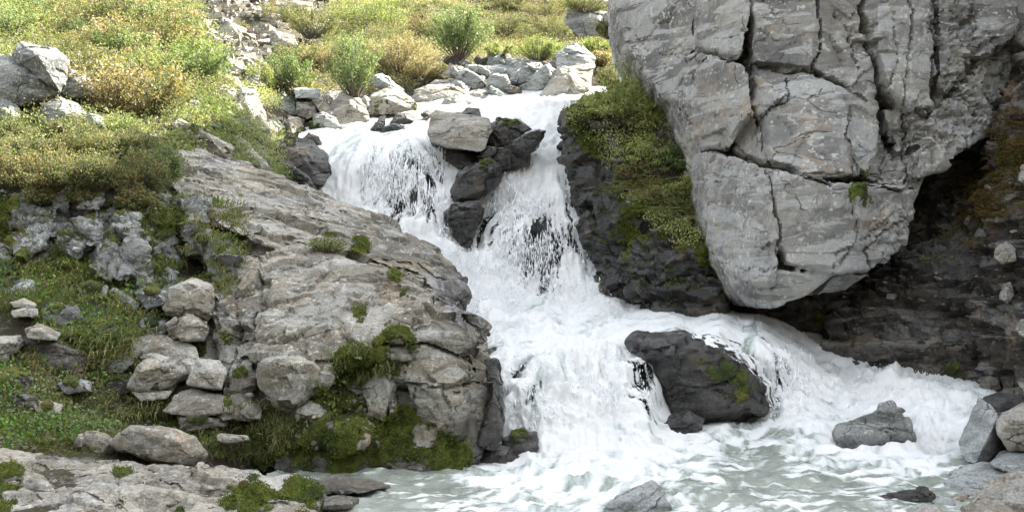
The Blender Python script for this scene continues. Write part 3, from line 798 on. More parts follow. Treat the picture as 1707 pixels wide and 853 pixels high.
gorge = rock('gorge_wall', [
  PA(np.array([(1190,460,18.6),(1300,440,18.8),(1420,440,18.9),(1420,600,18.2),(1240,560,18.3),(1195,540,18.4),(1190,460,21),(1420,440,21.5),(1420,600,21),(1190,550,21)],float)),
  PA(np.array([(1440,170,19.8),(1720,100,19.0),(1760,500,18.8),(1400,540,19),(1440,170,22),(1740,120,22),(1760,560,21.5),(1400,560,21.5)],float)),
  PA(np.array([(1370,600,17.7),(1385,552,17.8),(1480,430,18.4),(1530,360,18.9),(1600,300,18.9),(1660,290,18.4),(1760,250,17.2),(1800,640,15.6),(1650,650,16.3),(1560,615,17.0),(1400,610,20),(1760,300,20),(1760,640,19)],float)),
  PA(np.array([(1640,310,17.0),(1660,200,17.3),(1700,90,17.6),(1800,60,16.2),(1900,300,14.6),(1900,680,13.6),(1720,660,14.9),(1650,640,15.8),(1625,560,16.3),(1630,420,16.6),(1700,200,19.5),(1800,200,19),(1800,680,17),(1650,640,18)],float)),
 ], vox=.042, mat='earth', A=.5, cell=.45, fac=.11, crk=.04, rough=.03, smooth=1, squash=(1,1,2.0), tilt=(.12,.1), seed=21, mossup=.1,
   moss=[(1655,330,45,.75),(1690,250,40,.7),(1620,370,30,.6),(1350,540,40,.4),(1600,630,25,.3),(1690,400,30,.4)], wet=[(1300,520,110,.9),(1450,590,60,.5),(1560,480,70,.4)],  # rock colour and wet patches also darkened for shade in the recess
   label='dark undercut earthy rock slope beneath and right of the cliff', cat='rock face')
fin(gorge)

fin(rock('rock_ledge', [
  PA(np.array([(1366,565,17.5),(1440,556,17.35),(1560,556,17.1),(1640,575,16.6),(1660,655,16.1),(1640,660,16.2),(1560,618,16.85),(1366,605,17.3),(1366,600,19),(1660,590,18.5)],float)),
], vox=.032, mat='strata', A=.3, cell=.5, fac=.05, crk=.03, rough=.03, smooth=1, squash=(.5,.5,4), tilt=(.04,0), seed=27, wetz=.75, moss=[(1590,625,30,.5)],
  label='banded brownish rock ledge along the water under the dark slope', cat='rock ledge'))

bank = rock('bank_rock', [
  bulged([(948,200,21.7),(975,176,21.6),(1060,185,21.2),(1065,330,20.3),(962,342,20.7),(948,255,21.3)], None, 2.2, .18),
  bulged([(960,325,20.6),(1060,315,20.1),(1085,420,19.3),(1062,520,18.9),(1012,520,19.1),(985,425,19.9)], None, 2, .18),
  bulged([(1088,372,19.0),(1150,398,18.5),(1195,440,18.2),(1200,530,17.9),(1090,530,18.0),(1048,505,18.5),(1040,440,18.9)], None, 2, .15),
  bulged([(985,165,22.0),(1100,150,21.4),(1180,270,20.0),(1205,440,19.1),(1070,405,19.6),(1020,300,20.5)], None, 2.4, .12),
 ], vox=.033, mat='dark', A=.25, cell=.95, fac=.19, crk=.04, rough=.015, smooth=1, seed=33, mossup=.5, wet=[(980,330,70,.9),(1010,430,60,1),(1060,480,80,.9),(1120,500,80,.7),(960,240,30,.7)],
   moss=[(968,205,26,1),(985,232,26,1),(1000,250,20,.9),(1120,370,42,1),(1150,400,35,1),(1175,430,28,.9),(1040,390,30,.6),(1060,330,40,.7),(1080,250,60,.7),(1120,300,50,.8)],
   label='dark wet mossy rock bank between the main fall and the cliff', cat='rock bank')
fin(bank)

# left outcrop
OCR = [([(405,603),(440,606),(470,600),(530,598),(560,602),(600,585),(640,572),(700,575),(760,592),(806,590)], 4, .14), ([(808,560),(770,590),(792,612)], 3, .08),
 ([(480,400),(520,414),(580,425),(640,448),(700,480),(760,515),(800,540)], 4, .12), ([(415,545),(430,500),(432,440),(400,400)], 3.5, .10), ([(470,560),(476,500),(482,450)], 2, .03), ([(445,660),(495,680),(545,645),(558,606)], 4, .14),
 ([(650,590),(656,640),(650,690)], 4, .12), ([(660,640),(700,645),(760,645),(795,630)], 3, .08), ([(700,700),(690,650)], 2.5, .06), ([(745,640),(748,700)], 2.5, .06), ([(320,330),(400,350),(470,345),(520,370)], 2.5, .05),
 ([(300,300),(360,318),(450,330),(540,360),(640,400)], 2.5, .04), ([(400,400),(440,385),(520,395),(600,420),(680,440),(740,470)], 3, .07), ([(350,300),(420,318),(480,308)], 2, .03), ([(355,500),(362,560),(358,620)], 4, .12), ([(395,490),(392,560),(388,650)], 3, .08), ([(358,560),(420,570)], 3, .06), ([(360,600),(418,610)], 3, .06),
 ([(620,520),(680,540),(740,560)], 2, .03), ([(560,470),(600,480),(640,500)], 2, .03), ([(620,440),(660,452),(700,470),(712,500)], 5, .16), ([(430,440),(500,470),(560,440)], 2, .03)]
outcrop = rock('rock_outcrop', [
  bulged([(296,256,17.3),(330,254,17.6),(420,280,17.7),(540,328,17.6),(640,368,16.8),(705,405,15.8),(760,440,15.0),(784,492,14.4),(768,532,13.9),(690,505,13.3),(560,440,13.5),(420,400,13.7),(330,360,14.4),(285,310,15.3)], None, .9, .02, 1.0),
  PA(np.array([(300,300,17.6),(540,340,18.2),(700,415,16.4),(782,500,14.9),(770,560,14.6),(560,560,14.2),(420,520,14.0),(310,420,14.4)],float)),
  bulged([(430,440,13.2),(495,412,13.6),(560,425,13.5),(640,455,13.1),(720,503,12.5),(800,532,12.0),(820,546,11.85),(812,562,11.7),(770,592,11.55),(700,570,11.5),(620,562,11.4),(560,600,11.3),(425,592,11.7),(412,545,12.1),(395,490,12.8)], None, 1.2, .03, .95),
  cblk2([(388,392,14.4),(470,388,14.3),(490,430,13.7),(430,462,13.3),(392,470,13.3)], 1.2),
  cblk2([(442,612,11.5),(470,602,11.35),(522,598,11.2),(556,606,11.25),(545,640,11.2),(492,676,11.3),(450,662,11.5)], .9),
  cblk2([(655,592,11.7),(700,584,11.6),(760,596,11.55),(795,606,11.5),(792,626,11.4),(760,642,11.35),(700,642,11.4),(660,636,11.5)], .9),
  cblk2([(680,645,11.45),(730,640,11.4),(782,648,11.4),(786,700,11.4),(770,730,11.4),(745,700,11.4),(700,690,11.5)], .9),
  cblk2([(640,600,11.6),(654,640,11.45),(655,690,11.4),(625,690,11.45),(612,640,11.6)], .8),
  cblk2([(545,710,11.3),(590,705,11.2),(618,712,11.2),(615,740,11.15),(560,745,11.2)], .7),
  cblk2([(510,690,11.4),(525,680,11.35),(535,730,11.3),(512,725,11.35)], .6),
  cblk2([(205,600,12.7),(290,560,12.9),(360,560,12.7),(372,640,12.1),(350,690,12.0),(260,690,12.2),(215,660,12.3)], 1.2),
  cblk2([(280,540,13.1),(300,480,13.3),(360,470,13.3),(370,560,12.8),(300,580,12.8)], 1.0),
  cblk2([(355,500,12.8),(395,480,12.9),(415,545,12.2),(420,600,11.9),(418,655,11.7),(385,665,11.8),(360,600,12.3)], 1.0),
  cblk2([(385,660,11.7),(420,655,11.6),(430,700,11.5),(390,700,11.6)], 1.0),
  PA(np.array([(405,585,12.2),(560,590,11.9),(640,575,12.0),(780,590,12.0),(815,610,12.0),(825,700,11.8),(805,775,11.45),(700,785,11.3),(560,795,11.2),(440,780,11.4),(350,720,12.0),(330,640,12.8),(400,560,15),(800,560,14.6),(820,760,14),(350,700,15)],float)),
 ], vox=.026, mat='slab', cracks=OCR, A=.14, cell=.8, fac=.07, crk=.03, crkw=.03, rough=.010, smooth=1, squash=(1,1,1.6), tilt=(.35,-.1), seed=12, mossup=0,
   moss=[(600,525,14,.8),(588,500,8,.6),(655,470,20,.8),(672,495,18,.7),(600,410,20,.6),(540,405,26,.4),(650,590,55,.85),(590,620,45,.9),(580,680,50,.85),(620,740,60,.95),(700,730,55,.95),(670,700,30,.9),(560,770,60,.95),(750,760,45,.7),(500,740,70,.9),(450,740,60,.9),(420,700,30,.8),(540,660,30,.8),(400,620,14,.7),(360,620,15,.7),(300,560,30,.7),(250,610,25,.6),(330,580,20,.7),(270,650,20,.7),(300,510,20,.6),(375,560,20,.7),(445,470,10,.5),(395,470,16,.7)],
   wet=[(760,480,42,1),(770,520,30,1),(790,740,60,.8),(830,650,40,1)], wetz=.12,
   label='large sloping grey rock outcrop left of the falls with mossy foot', cat='rock outcrop')
fin(outcrop)

upper_face = rock('craggy_rock', [
  PA(np.array([(-260,318,14.5),(285,326,14.5),(300,470,13.6),(280,500,13.2),(-260,480,13.2),(-260,320,17),(290,330,17),(290,520,16)],float)),
  cblk2([(14,425,13.5),(30,395,13.6),(62,378,13.8),(82,384,13.8),(76,412,13.6),(34,432,13.4)], .8),
  cblk2([(62,352,14.0),(92,346,14.1),(95,398,13.8),(72,388,13.8)], .8),
  cblk2([(103,382,13.8),(120,362,13.9),(165,358,13.9),(172,396,13.7),(132,428,13.4),(108,412,13.5)], .8),
  cblk2([(150,446,13.2),(170,392,13.5),(198,360,13.7),(228,362,13.7),(240,420,13.4),(228,462,13.2),(180,472,13.1),(160,464,13.1)], .8),
  cblk2([(75,322,14.3),(120,320,14.3),(118,352,14.0),(84,352,14.1)], .8), cblk2([(125,320,14.3),(175,322,14.3),(165,352,14.0),(128,350,14.1)], .8),
  cblk2([(90,414,13.6),(116,412,13.6),(120,446,13.3),(95,446,13.4)], .6), cblk2([(20,330,14.2),(60,326,14.3),(56,372,13.9),(25,376,13.8)], .8),
  cblk2([(232,420,13.6),(252,440,13.5),(255,482,13.2),(225,480,13.2)], .6),
  cblk2([(300,332,14.6),(345,330,14.6),(350,372,14.2),(306,392,14.0)], 1), cblk2([(310,392,14.1),(348,386,14.1),(352,420,13.9),(312,430,13.8)], 1),
  cblk2([(345,402,14.0),(398,396,13.9),(400,450,13.5),(375,492,13.1),(350,470,13.4)], 1),
 ], vox=.027, mat='mottled', A=.45, cell=.36, fac=.085, crk=.035, rough=.02, smooth=1, seed=44, mossup=.5, squash=(1,1,1.2),
   moss=[(10,360,50,.8),(95,440,40,.7),(250,400,26,.9),(270,360,45,.9),(275,440,30,.9),(330,400,25,.6),(135,440,18,.8),(50,455,50,.7),(330,470,30,.8)],
   label='craggy lichen spotted rock face under the overhanging bushes at left', cat='rock face')
fin(upper_face)

# pale bedrock at the bottom left corner
fore = rock('bedrock_slab', [
  PA(np.array([(-150,745,9.6),(0,748,9.6),(60,758,9.5),(150,756,9.6),(250,777,9.5),(340,786,9.5),(430,792,9.4),(500,800,9.3),(545,822,9.0),(530,850,8.7),(420,812,8.9),(300,806,8.9),(120,806,8.9),(0,800,9.0),(0,900,9.5),(500,900,9.2),(-150,900,9.5)],float)),
  PA(np.array([(-150,830,8.2),(60,822,8.5),(120,812,8.8),(300,812,8.8),(420,820,8.7),(500,835,8.6),(545,850,8.5),(500,930,7.9),(100,930,7.6),(-150,930,7.6),(-150,1000,8.4),(500,1000,8.6)],float)),
  cblk2([(215,850,8.3),(245,815,8.55),(300,812,8.7),(370,822,8.6),(385,842,8.4),(320,890,8.0),(230,890,8.0)], .6),
  cblk2([(110,850,8.2),(125,822,8.4),(180,815,8.5),(205,830,8.4),(200,880,8.0),(120,880,8.0)], .6),
  cblk2([(205,800,8.9),(235,790,8.95),(255,815,8.7),(225,828,8.6)], .5),
 ], vox=.022, mat='pale', A=.35, cell=.5, fac=.035, crk=.035, crkw=.035, rough=.012, smooth=1, squash=(1,1,2.4), tilt=(.05,.0), seed=52, mossh=.012, cracks=[([(210,820),(260,800),(330,812),(400,830),(480,840)], 3, .05), ([(60,770),(120,790),(200,800),(250,782)], 3, .05), ([(250,880),(285,842),(330,820)], 2.5, .05), ([(120,820),(180,835),(215,850)], 3, .06), ([(340,853),(390,835),(450,850)], 2.5, .04), ([(150,760),(210,775),(300,790),(420,800)], 2, .03)],
   moss=[(10,800,40,.9),(0,840,40,.9),(50,850,22,.6),(205,785,20,.6),(380,825,26,.9),(420,815,28,.8),(500,830,45,.95),(440,850,50,.8),(200,840,12,.6),(300,850,10,.5)], wet=[(530,820,40,.8)], wetz=.05,
   label='pale cracked bedrock slab across the bottom left corner', cat='bedrock')
fin(fore)
shelf = rock('rock_shelf', [
  PA(np.array([(490,800,10.2),(560,792,10.5),(640,800,10.35),(655,810,10.2),(600,822,10.0),(520,818,9.9),(490,830,10.6),(640,830,10.6)],float)),
  PA(np.array([(500,828,9.6),(560,822,9.8),(600,830,9.7),(580,842,9.4),(510,846,9.3),(500,860,9.8),(590,860,9.8)],float)),
 ], vox=.02, mat='slab', A=.3, cell=.4, fac=.02, crk=.02, rough=.008, seed=55, wetall=.75, label='low wet brown rock shelf at the edge of the calm pool', cat='rock shelf')
fin(shelf)

# ------------------------------------------------------------------ boulders, one by one
def BA(name, pts, T, label, mat, group=None, extra=(), **kw):
    """angular block: every corner given as px,py,distance"""
    kw.setdefault('A', .06); kw.setdefault('fac', .018)
    return B(name, [(p[0], p[1], 0) for p in pts], float(np.mean([p[2] for p in pts])), T, label, mat, group, raw=[cblk2(pts, T, .03)] + [cblk2(e, T, .03) for e in extra], **kw)

def B(name, outline, d, T, label, mat='pale', group=None, bulge=.4, hull2=(), raw=None, block=None, grow=1.07, **kw):
    DONE[label] = 1
    s = sum(ord(ch) for ch in label) % 997
    hs = [bulged(outline, d, T, bulge, seed=s)] + list(hull2)
    if block is None: block = not any(t in label for t in ('smooth', 'round', 'dome', 'lumpy', 'black', 'splitting', 'veil', 'curtain')) and not hull2 and raw is None
    if raw is None and grow != 1:
        gx = sum(p[0] for p in outline) / len(outline); gy = sum(p[1] for p in outline) / len(outline)
        outline = [((p[0] - gx) * grow + gx, (p[1] - gy) * grow + gy) + tuple(p[2:]) for p in outline]
        hs = [bulged(outline, d, T, bulge, seed=s)] + list(hull2)
    if block:
        rr = random.Random(s); ys_ = [p[1] for p in outline]; y0_, y1_ = min(ys_), max(ys_); hm = (y1_ - y0_) / F * d
        gx = sum(p[0] for p in outline) / len(outline); gy = sum(p[1] for p in outline) / len(outline)
        pb = [(p[0], p[1], d + hm * (.45 - .9 * (p[1] - y0_) / (y1_ - y0_)) + rr.uniform(-.08, .08) * hm) for p in outline]
        pb += [(gx + rr.uniform(-.25, .25) * (max(p[0] for p in outline) - gx), gy - .15 * (y1_ - y0_), d - hm * rr.uniform(.2, .5))]
        raw = [cblk2(pb, T, .02 * hm)] + list(hull2)
        kw.setdefault('A', .08); kw.setdefault('fac', .03 * hm + .004)
    hs = raw or hs
    w = np.array([P(p[0], p[1], d) for p in outline]); sz = max(np.ptp(w[:, 0]), np.ptp(w[:, 2]))
    k = dict(vox=min(.045, max(.014, sz / 60)), cell=max(.16, sz * .5), fac=sz * .045, crk=sz * .012, crkw=.03, rough=min(.010, sz * .010), A=.15, smooth=1, seed=s, tilt=(random.uniform(-.4, .4), random.uniform(-.3, .3)))
    k.update(kw)
    return fin(rock(name, hs, mat=mat, label=label, cat='boulder' if 'boulder' in name else 'rock', group=group, **k))

# in and beside the pool
B('boulder', [(1046,570),(1060,558),(1130,556),(1186,562),(1228,580),(1262,604),(1284,640),(1304,684),(1286,700),(1180,706),(1110,714),(1092,690),(1084,640),(1062,592)], 14.5, 1.5,
  'big dark domed boulder in the pool with water streaming over it', 'dark', bulge=.6, moss=[(1190,605,46,.5),(1230,640,40,.4)], mossh=.008, wet=[(1080,600,40,1),(1290,660,40,1),(1180,700,120,.9)], wetall=.8, fac=.06, crk=.015, cell=.8, grow=1.0)
B('rock', [(1104,716),(1118,694),(1150,686),(1172,700),(1166,724),(1130,730),(1108,726)], 13.55, .5, 'small wet rock at the foot of the big domed boulder', 'dark', wetall=.9)
B('rock', [(1394,722),(1401,712),(1428,698),(1466,686),(1500,686),(1511,704),(1519,732),(1507,752),(1478,760),(1430,756),(1402,742)], 12.55, .7, 'angular brown grey rock with a knob standing in the white rapids', 'mottled', hull2=[bulged([(1466,700),(1468,674),(1487,670),(1496,700)], 12.6, .4, .3)], wetz=.1, wet=[(1490,742,22,.6)], block=True, fac=.03)
B('rock', [(1000,870),(1018,840),(1050,820),(1086,803),(1100,814),(1112,845),(1118,900),(1010,900)], 9.3, .6, 'grey ribbed rock poking out of the water at the bottom edge', 'blue', wetz=-.02)
B('rock', [(838,732),(858,724),(893,719),(897,748),(886,768),(846,762)], 11.95, .5, 'squat wet rock at the foot of the left outcrop', 'dark', wetall=.6, moss=[(865,728,18,.5)])
B('rock', [(793,748),(815,742),(850,746),(872,768),(840,776),(798,774)], 11.75, .5, 'flat dark rock ledge between outcrop and pool', 'dark', wetall=.8)
B('rock', [(806,606),(826,602),(836,640),(838,700),(826,740),(800,742),(798,660)], 12.05, 1.0, 'tall dark wet rock edging the cascade beside the outcrop', 'dark', wetall=.85)
B('rock', [(796,700),(815,690),(832,700),(836,722),(805,730)], 11.85, .5, 'rounded wet rock below the dark edge of the outcrop', 'dark', wetall=.6)
dome = next(o for o in scene.objects if o.get('label', '').startswith('big dark domed'))
# the water that drapes over the top and right shoulder of the domed boulder
FILM = [(1120,556),(1190,552),(1250,572),(1290,604),(1316,694),(1282,700),(1268,650),(1240,614),(1196,588),(1150,568)]
fx_ = np.arange(1046, 1320, 2.5); fy_ = np.arange(546, 702, 2.5)
fid = {}; fv = []; fve = []; fst = []
bv_ = BVHTree.FromObject(dome, bpy.context.evaluated_depsgraph_get()); lo_ = Vector(dome.location); print('dome', dome.name, lo_)
for a_, X_ in enumerate(fx_):
    for c_, Y_ in enumerate(fy_):
        if not inpoly(np.array([[X_, Y_]]), FILM)[0]: continue
        o_ = Vector((0, 0, CAMZ)); d_ = (Vector(P(X_, Y_, 10)) - o_).normalized()
        h_ = bv_.ray_cast(o_ - lo_, d_)
        if h_[0] is None: continue
        p_ = h_[0] + lo_ + h_[1] * .03 - d_ * .02
        fid[(a_, c_)] = len(fv); fv.append(p_[:])
        e_ = min(np.hypot((X_ - x0) - t * (x1 - x0), (Y_ - y0) - t * (y1 - y0)) for (x0, y0), (x1, y1) in (((1268, 650), (1240, 614)), ((1240, 614), (1196, 588)), ((1196, 588), (1130, 570)), ((1282, 700), (1268, 650))) for t in np.linspace(0, 1, 6))
        fve.append(float(np.clip(.95 - e_ / 34, .3, .95)))
ff = [(fid[(a, c)], fid[(a, c + 1)], fid[(a + 1, c + 1)], fid[(a + 1, c)]) for (a, c) in fid if (a, c + 1) in fid and (a + 1, c + 1) in fid and (a + 1, c) in fid]
fv = np.array(fv, float)
for _ in range(3):
    acc_ = fv.copy(); cn_ = np.ones(len(fv))
    for q_ in ff:
        for i_ in range(4):
            acc_[q_[i_]] += fv[q_[(i_ + 1) % 4]]; cn_[q_[i_]] += 1
    fv = acc_ / cn_[:, None]
st_ = np.clip(.5 + .22 * vnoise(fv * [16, 16, 2.5], 5) + .12 * vnoise(fv * [40, 40, 7], 6), 0, 1)
tag(mesh_np('water_film', fv, ff, M['water'], {'foam': np.full(len(fv), .9), 'veil': np.array(fve), 'streak': st_}, True), kind='structure')
# bottom right pile
g = 'angular rocks piled at the lower right bank'
BA('boulder', [(1597,737,11.75),(1632,661,12.05),(1650,672,11.85),(1663,687,11.6),(1657,706,11.35),(1625,772,11.2),(1610,770,11.35),(1680,748,11.75),(1652,774,11.6)], .55, 'tilted grey block with a smooth slanting face at the water edge', 'blue', g, A=.03, fac=.006, crk=0)
BA('boulder', [(1655,701,11.6),(1700,674,12.0),(1760,660,12.2),(1820,690,11.6),(1820,780,11.3),(1702,752,11.0),(1682,750,11.1),(1663,722,11.2),(1690,698,10.95),(1760,704,10.9)], .9, 'pale topped blocky boulder cut by the right edge', 'pale', g)
BA('boulder', [(1650,774,10.9),(1668,752,11.3),(1707,745,11.3),(1800,748,11.2),(1800,810,10.7),(1692,792,10.5),(1672,782,10.6),(1720,762,10.8)], .7, 'blue grey boulder wedged under the pale topped block', 'blue', g)
BA('boulder', [(1573,806,10.5),(1586,782,11.0),(1636,770,11.2),(1690,774,11.0),(1695,792,10.5),(1650,812,10.15),(1638,826,10.1),(1594,829,10.15),(1580,821,10.25),(1610,800,10.35)], .7, 'flat blue grey slab rock at the lip of the pool', 'blue', g)
BA('boulder', [(1590,880,9.0),(1602,856,9.3),(1632,820,9.9),(1646,808,10.1),(1707,785,10.3),(1800,770,10.4),(1880,900,9.0),(1700,960,8.6),(1560,940,8.8),(1660,838,9.35),(1700,815,9.4),(1650,880,9.0)], 1.2, 'large pale green grey boulder filling the bottom right corner', 'pale', g, fac=.04)
B('boulder', [(1444,834),(1478,823),(1522,813),(1546,813),(1559,830),(1558,846),(1508,854),(1484,848)], 9.95, .5, 'low dark wet rock with a grey dome lying in the shallows', 'dark', g, wet=[(1480,835,35,1),(1520,845,40,.9)])
B('rock', [(1554,835),(1564,827),(1588,830),(1592,844),(1576,850),(1560,848)], 9.75, .25, 'small blue grey stone beside the low dark wet rock', 'blue', g)
B('rock', [(1586,828),(1598,822),(1616,824),(1606,838),(1590,838)], 9.9, .25, 'small pale stone between the flat slab and corner boulder', 'pale', g)
B('rock', [(1522,856),(1530,843),(1548,842),(1566,848),(1570,866),(1540,870)], 9.35, .3, 'small pale stone at the bottom edge near the dark rock', 'pale', g)
B('rock', [(1634,641),(1644,627),(1668,626),(1668,648),(1650,652)], 15.6, .4, 'brown wet stone on the far right shore beneath the slope', 'slab', wetall=.5)
B('rock', [(1669,628),(1694,626),(1702,650),(1690,660),(1676,652)], 15.4, .4, 'purple grey cube shaped stone on the far right shore', 'dark')
B('rock', [(1696,630),(1730,622),(1740,660),(1705,662)], 15.0, .5, 'grey stone cut by the right edge above the pile', 'slab')
B('rock', [(1640,664),(1665,655),(1700,660),(1700,678),(1665,686)], 13.2, .5, 'dark flat wet rock behind the tilted grey block', 'dark', wetall=.8)
B('rock', [(1672,650),(1700,646),(1720,668),(1690,672)], 13.8, .5, 'thin wet slab in the shallows at the right edge', 'slab', wetall=.8)
# between the two falls
B('boulder', [(716,226),(724,192),(728,186),(770,192),(812,200),(816,216),(808,246),(800,252),(760,246),(722,238)], 21.7, .9, 'big pale flat faced boulder perched between the two falls', 'pale', bulge=.12, A=.2, fac=.02)
B('rock', [(722,240),(800,250),(815,262),(800,285),(760,278),(735,262)], 22.0, .9, 'dark rock in the shadow under the pale perched boulder', 'dark', wetall=.8)
B('rock', [(768,190),(778,180),(798,182),(802,200),(775,200)], 23.0, .5, 'speckled wet stone behind the pale perched boulder', 'dark', wetall=.4)
B('boulder', [(810,240),(814,210),(830,203),(868,200),(884,214),(880,232),(860,246),(830,248)], 22.2, .8, 'rounded black mossy boulder beside the pale perched one', 'dark', wetall=.6, moss=[(850,205,30,.6)])
B('boulder', [(848,244),(860,232),(876,226),(896,214),(908,218),(906,232),(890,250),(874,262),(856,254)], 21.5, .6, 'glossy black boulder with a knob at the main fall', 'dark', wetall=1)
B('rock', [(798,262),(812,246),(850,244),(882,256),(884,276),(860,284),(820,280)], 21.7, .8, 'brown wet rock below the black boulders', 'dark', wetall=.7)
B('boulder', [(750,320),(762,290),(790,268),(820,266),(838,276),(836,300),(815,325),(790,338),(756,340)], 21.0, 1.0, 'large dark grey boulder splitting the two falls', 'dark', wetall=.5, grow=.93, fac=.05, moss=[(815,275,20,.5)])
B('boulder', [(736,352),(756,338),(800,330),(812,345),(802,372),(784,420),(770,424),(752,396),(738,378)], 20.45, 1.0, 'long dark wet rock below the splitting boulder', 'dark', wetall=.8, grow=.88, fac=.05)
B('boulder', [(862,470),(866,410),(884,376),(916,372),(936,400),(942,450),(930,476),(890,484)], 20.75, .9, 'dark rock showing through the veil of the main fall', 'dark', wetall=1)
B('rock', [(640,345),(660,300),(720,280),(748,290),(752,345),(700,368)], 22.2, 1.0, 'dark rock showing behind the curtain of the left fall', 'dark', wetall=1)
# in the stream at the lip
g = 'wet rocks breaking the stream above the left fall'
for ol, d, lb in (([(611,229),(622,210),(634,196),(642,194),(641,206),(632,229)], 23.9, 'tallest wet rock at the lip of the left fall'),
                  ([(636,230),(640,214),(658,207),(674,210),(672,222),(655,231)], 23.6, 'brown rounded rock second from left at the lip of the left fall'),
                  ([(650,206),(662,190),(680,187),(692,194),(688,204),(668,208)], 24.6, 'speckled flat rock in the stream behind the lip rocks'),
                  ([(662,229),(668,221),(682,220),(688,227),(680,232)], 23.2, 'smallest wet rock on the brink of the left fall'),
                  ([(700,190),(712,184),(722,186),(720,194),(706,196)], 25.0, 'tiny wet stone in the stream near the pale boulder')):
    B('rock', ol, d, .5, lb, 'dark', g, wetall=.6)
# left bank of the upper stream
g = 'rocks lining the left bank above the left fall'
for ol, d, m_, lb, kw in (
    ([(491,149),(500,147),(534,149),(533,158),(527,164),(494,163)], 25.2, 'blue', 'flat pale slab lying on top of the left bank rocks', {}),
    ([(552,200),(551,177),(572,154),(593,163),(607,178),(614,200),(590,206),(566,207)], 25.0, 'pale', 'big angular rock with one sunlit white face above the left fall', {}),
    ([(612,186),(619,160),(645,148),(664,149),(692,172),(688,184),(660,190),(624,190)], 25.6, 'pale', 'big pointed pale boulder right of the angular sunlit rock', dict(moss=[(640,182,20,.7),(700,178,14,.7)])),
    ([(623,136),(624,127),(638,124),(672,150),(655,156),(630,146)], 26.6, 'blue', 'long grey slab leaning behind the pointed pale boulder', {}),
    ([(519,164),(535,160),(558,182),(556,198),(536,190)], 25.0, 'pale', 'tilted block with a bright corner under the flat slab', {}),
    ([(494,190),(496,172),(521,170),(530,192),(512,198)], 25.1, 'pale', 'square grey block low on the left bank', {}),
    ([(520,214),(523,194),(540,188),(558,196),(570,212),(562,230),(542,228)], 24.4, 'mottled', 'mossy rounded rock at the left stream edge', dict(moss=[(520,215,16,.9),(540,224,14,.8)])),
    ([(432,192),(436,160),(470,156),(488,168),(492,192),(470,204),(446,204)], 25.4, 'mottled', 'broad cracked grey rock at the far left of the bank', {}),
    ([(472,212),(480,194),(500,198),(506,220),(490,234),(476,228)], 24.3, 'pale', 'pale rock leaning over the mossy gap', dict(moss=[(500,225,14,.9)])),
    ([(442,222),(446,202),(462,200),(474,214),(470,232),(452,234)], 24.0, 'mottled', 'round spotted rock above the dark boulder', {}),
    ([(455,258),(462,238),(498,232),(520,236),(544,262),(548,290),(536,308),(500,300),(466,290)], 21.5, 'dark', 'big dark brown boulder at the left edge of the left fall', dict(moss=[(485,236,14,.7)])),
    ([(446,290),(456,262),(480,268),(510,292),(535,320),(520,326),(470,306)], 21.0, 'dark', 'low dark boulder against the top of the sloping outcrop', {}),
    ([(505,232),(515,222),(530,228),(538,246),(518,248)], 22.6, 'dark', 'small dark stone above the big dark brown boulder', {}),
    ([(416,250),(418,220),(440,216),(456,240),(452,262),(430,266)], 22.4, 'mottled', 'blocky brown rock beside the dark boulder', dict(moss=[(440,250,12,.8)])),
    ([(592,196),(600,186),(612,190),(616,202),(604,206)], 24.9, 'mottled', 'small mossy stone right of the angular sunlit rock', dict(moss=[(602,192,10,.9)])),
    ([(600,170),(608,160),(618,166),(620,186),(606,184)], 25.6, 'mottled', 'narrow stone squeezed between two big bank rocks', {}),
    ([(538,160),(548,152),(572,154),(560,176),(548,178)], 25.9, 'mottled', 'shaded rock behind the tilted block', {}),
    ([(560,222),(568,210),(584,214),(586,226),(570,230)], 24.2, 'dark', 'dark stone half in the stream left of the lip', {})):
    B('rock', ol, d, .9, lb, m_, g, **kw)
